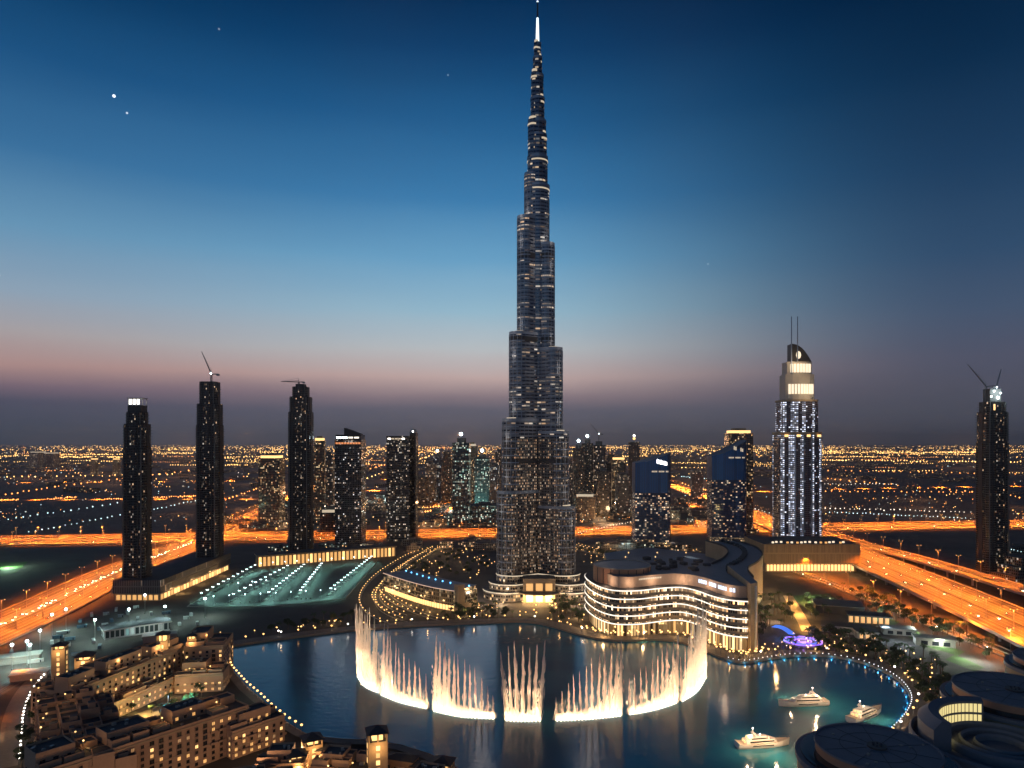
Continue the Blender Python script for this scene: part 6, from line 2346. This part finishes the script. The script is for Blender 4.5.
bm.build('post', M['steel'], blue)
MB().ball((0, 0, 1.2), 0.36).build('lens', emat('quay_marker_lens', (0.85, 0.85, 0.9), 3), blue)
seg = far[len(far) * 14 // 24:]
cnt = 0
for i, (q, a) in enumerate(walk(offset(seg, 0.5), 5.2, 1)):
    if cnt == 0:
        blue.location = (q.x, q.y, 2.2)
    else:
        dup(blue, (q.x, q.y, 2.2))
    cnt += 1
for i, (q, a) in enumerate(walk(offset(seg, -2.5), 15, 4)):
    light('POINT', (q.x, q.y, 1.6), 220, (0.05, 0.45, 1.0), None, 0.4, name='water_edge_light')
mallp = [p for p in far if 55 < p.x < 245 and p.y < 730]
for k_, off in enumerate((8, 13)):
    for (q, a) in walk(offset(mallp, off), 8, 2 + 3 * k_):
        dup(sl_, (q.x, q.y, 2.0), None, 'warm lamp on a post in the crowded terrace before the waving building', 'lamps before the waving building')
for (q, a) in walk(offset(near[10:] + [far[0]], 1.5), 8.5, 2):
    dup(sl_, (q.x, q.y, 2.0), None, 'warm lamp on a post along the near quay below the hotel', 'lamps along the near quay')

# ------------------------------------------------------------------ lights of the plain towards the horizon
RF = random.Random(5)


def dots(name, label, mat, items):
    mb = MB()
    for x, y, z, r in items:
        mb.octa((x, y, z), r, r, 0)
    o = mb.build(name, mat, kind='stuff')
    o['label'] = label
    o['category'] = 'city lights'
    return o


gold, orange, white_, teal = [], [], [], []


def dot_row(px0, px1, step_px, lst, size, jit=0.3, z=9, keep=1.0):
    (x0, y0), (x1, y1) = px0, px1
    n = int(hypot(x1 - x0, y1 - y0) / step_px)
    for i in range(n):
        if RF.random() > keep:
            continue
        u = (i + RF.uniform(-0.2, 0.2)) / n
        px, py = x0 + (x1 - x0) * u, y0 + (y1 - y0) * u + RF.gauss(0, jit)
        x, y = G(px, max(443.2, py), z)
        lst.append((x, y, z, y / F * size * RF.uniform(0.7, 1.25)))


for _ in range(5200):     # dense golden band
    py = 445.2 + abs(RF.gauss(0, 5.5))
    px = RF.uniform(-60, 1090)
    clump = 0.5 + 0.5 * sin(px * 0.021 + 1.3) * sin(px * 0.0071 + py * 0.25)
    if RF.random() > 0.35 + clump * 0.65:
        continue
    x, y = G(px, py, 8)
    (gold if RF.random() < 0.8 else (orange if RF.random() < 0.6 else white_)).append((x, y, 8, y / F * RF.uniform(0.22, 0.55)))
for _ in range(2400):
    py = RF.uniform(455, 522)
    px = RF.uniform(-20, 1050)
    if sin(px * 0.03 + py * 0.2) + sin(px * 0.011 - py * 0.13) < RF.uniform(-0.6, 1.4):
        continue
    x, y = G(px, py, 8)
    r = RF.random()
    (orange if r < 0.45 else gold if r < 0.75 else white_ if r < 0.9 else teal).append((x, y, 8, y / F * RF.uniform(0.2, 0.48)))
for _ in range(130):
    px, py = RF.uniform(-30, 1000), 447 + abs(RF.gauss(0, 11))
    w_ = RF.uniform(15, 90)
    dot_row((px, py), (px + w_, py + RF.uniform(-1.2, 1.2) * w_ / 60), RF.uniform(1.6, 4), gold if RF.random() < 0.75 else orange, RF.uniform(0.3, 0.5), 0.12)
rows = [((0, 520), (125, 502), 7.5, teal, .75), ((30, 532), (125, 514), 6, teal, .6), ((150, 510), (200, 500), 4, teal, .6), ((0, 495), (60, 486), 6, orange, .8), ((60, 486), (195, 470), 7, orange, .7),
        ((0, 500), (20, 499), 2, orange, .7), ((48, 499), (78, 497), 2, orange, .7), ((105, 499), (200, 496), 2.2, orange, .7), ((0, 477), (195, 474), 7, gold, .6), ((0, 456), (195, 453), 2.2, gold, .55),
        ((55, 457), (125, 457), 1.6, gold, .6), ((820, 478), (1000, 494), 7, orange, .75), ((820, 491), (975, 492), 6, orange, .6), ((1005, 494), (1024, 498), 4, orange, .8), ((820, 508), (975, 512), 5, white_, .6),
        ((830, 512), (970, 518), 4, teal, .5), ((820, 460), (1024, 462), 3.2, gold, .6), ((670, 480), (712, 492), 3, orange, .8), ((668, 486), (706, 500), 2.5, orange, .8), ((640, 452), (760, 450), 2.2, gold, .5),
        ((820, 453), (1024, 452), 2, gold, .55), ((362, 472), (436, 447), 3, orange, .8), ((368, 478), (440, 452), 4, gold, .6), ((670, 463), (712, 463), 2, gold, .5), ((682, 476), (712, 479), 2, teal, .45),
        ((425, 508), (452, 504), 2.5, orange, .9), ((425, 512), (448, 506), 2.5, orange, .9), ((225, 500), (285, 478), 4, orange, .8), ((820, 470), (1024, 474), 8, orange, .6), ((820, 484), (900, 484), 4, white_, .45),
        ((575, 533), (640, 520), 3, white_, .5), ((440, 500), (500, 496), 2, teal, .55), ((752, 508), (772, 514), 3, teal, .5), ((1005, 548), (1024, 552), 3, teal, .6), ((980, 556), (1024, 572), 3.5, gold, .6)]
for a_, b_, st_, l_, sz in rows:
    dot_row(a_, b_, st_, l_, sz)
E1 = emat('far_gold', (1.0, 0.53, 0.15), 6.0)
E2 = emat('far_orange', (1.0, 0.33, 0.07), 4.0)
E3 = emat('far_white', (1.0, 0.88, 0.7), 2.4)
E4 = emat('far_teal', (0.65, 0.95, 1.0), 2.4)
dots('distant_lights', 'golden lamps of the far city spread in a dense band below the horizon', E1, gold)
dots('distant_lights', 'orange lamps along the far streets of the plain', E2, orange)
dots('distant_lights', 'scattered white lamps of the far plain', E3, white_)
dots('distant_lights', 'rows of cool teal white lamps across the dark plain', E4, teal)
for _ in range(70):  # unseen point lights added over the plain to give its ground a warm glow
    py = RF.uniform(450, 520)
    px = RF.uniform(10, 1014)
    x, y = G(px, py)
    h_ = y * 0.022
    light('POINT', (x, y, h_), 30 * h_ * h_, (1, 0.47, 0.2), None, 3.0, name='ground_fill_light')
# dark flat blocks of the far quarters
fb = MB()
for _ in range(1400):
    py = 446 + abs(RF.gauss(0, 16))
    px = RF.uniform(-40, 1070)
    if 505 < py:
        continue
    x, y = G(px, py)
    w = RF.uniform(20, 70) * (1 + y / 9000)
    fb.box(x, y, 0, w, w * 0.7, RF.uniform(6, 16) * (1 + y / 20000), RF.uniform(0, 1), wall=0, cap=1, bottom=False)
o = fb.build('distant_buildings', [facade('far_blocks', 9, 6, 0.12, (0.03, 0.03, 0.03), (0.14, 0.12, 0.1), (1, .5, .18), (1, .75, .4), 1.2, seed=95, mu=0.2), M['roof']], kind='stuff')
o['label'] = 'low far quarters of flat roofed houses on the plain'
o['category'] = 'houses'
# sodium floods along the far roads
for nm, pts, w in farroads:
    P = [tuple(p) for p in smooth(pts, 8)]
    tot = sum(hypot(b[0] - a[0], b[1] - a[1]) for a, b in zip(P, P[1:]))
    for (q, a) in walk(P, max(95, tot / 18), 40):
        light('SPOT', (q.x, q.y, 24), 1.1e6 * (w / 26) * max(95, tot / 18) / 95, SOD, None, 1.0, 118, name='far_flood')
for (q, a) in walk(west.p, 110, 2350):
    light('SPOT', (q.x, q.y, 34), 4e6, SOD, None, 1.0, 118, name='far_flood')
for (q, a) in walk(east.p, 110, 2300):
    light('SPOT', (q.x, q.y, 34), 4e6, SOD, None, 1.0, 118, name='far_flood')

# ------------------------------------------------------------------ dusty evening air
hz = MB()
hz.box(0, 33000, -1.0, 120000, 72000, 821.0)
hm_ = bpy.data.materials.new('haze')
hm_.use_nodes = True
_t = NT(hm_.node_tree)
_o = _t.n('ShaderNodeOutputMaterial')
_v = _t.n('ShaderNodeVolumePrincipled')
_v.inputs['Color'].default_value = (0.8, 0.78, 0.8, 1)
_v.inputs['Density'].default_value = 0.000035
_v.inputs['Anisotropy'].default_value = 0.55
_t.nt.links.new(_v.outputs[0], _o.inputs['Volume'])
ho = hz.build('haze', hm_, kind='stuff')
ho['label'] = 'thin dusty evening haze over the plain'
ho['category'] = 'haze'
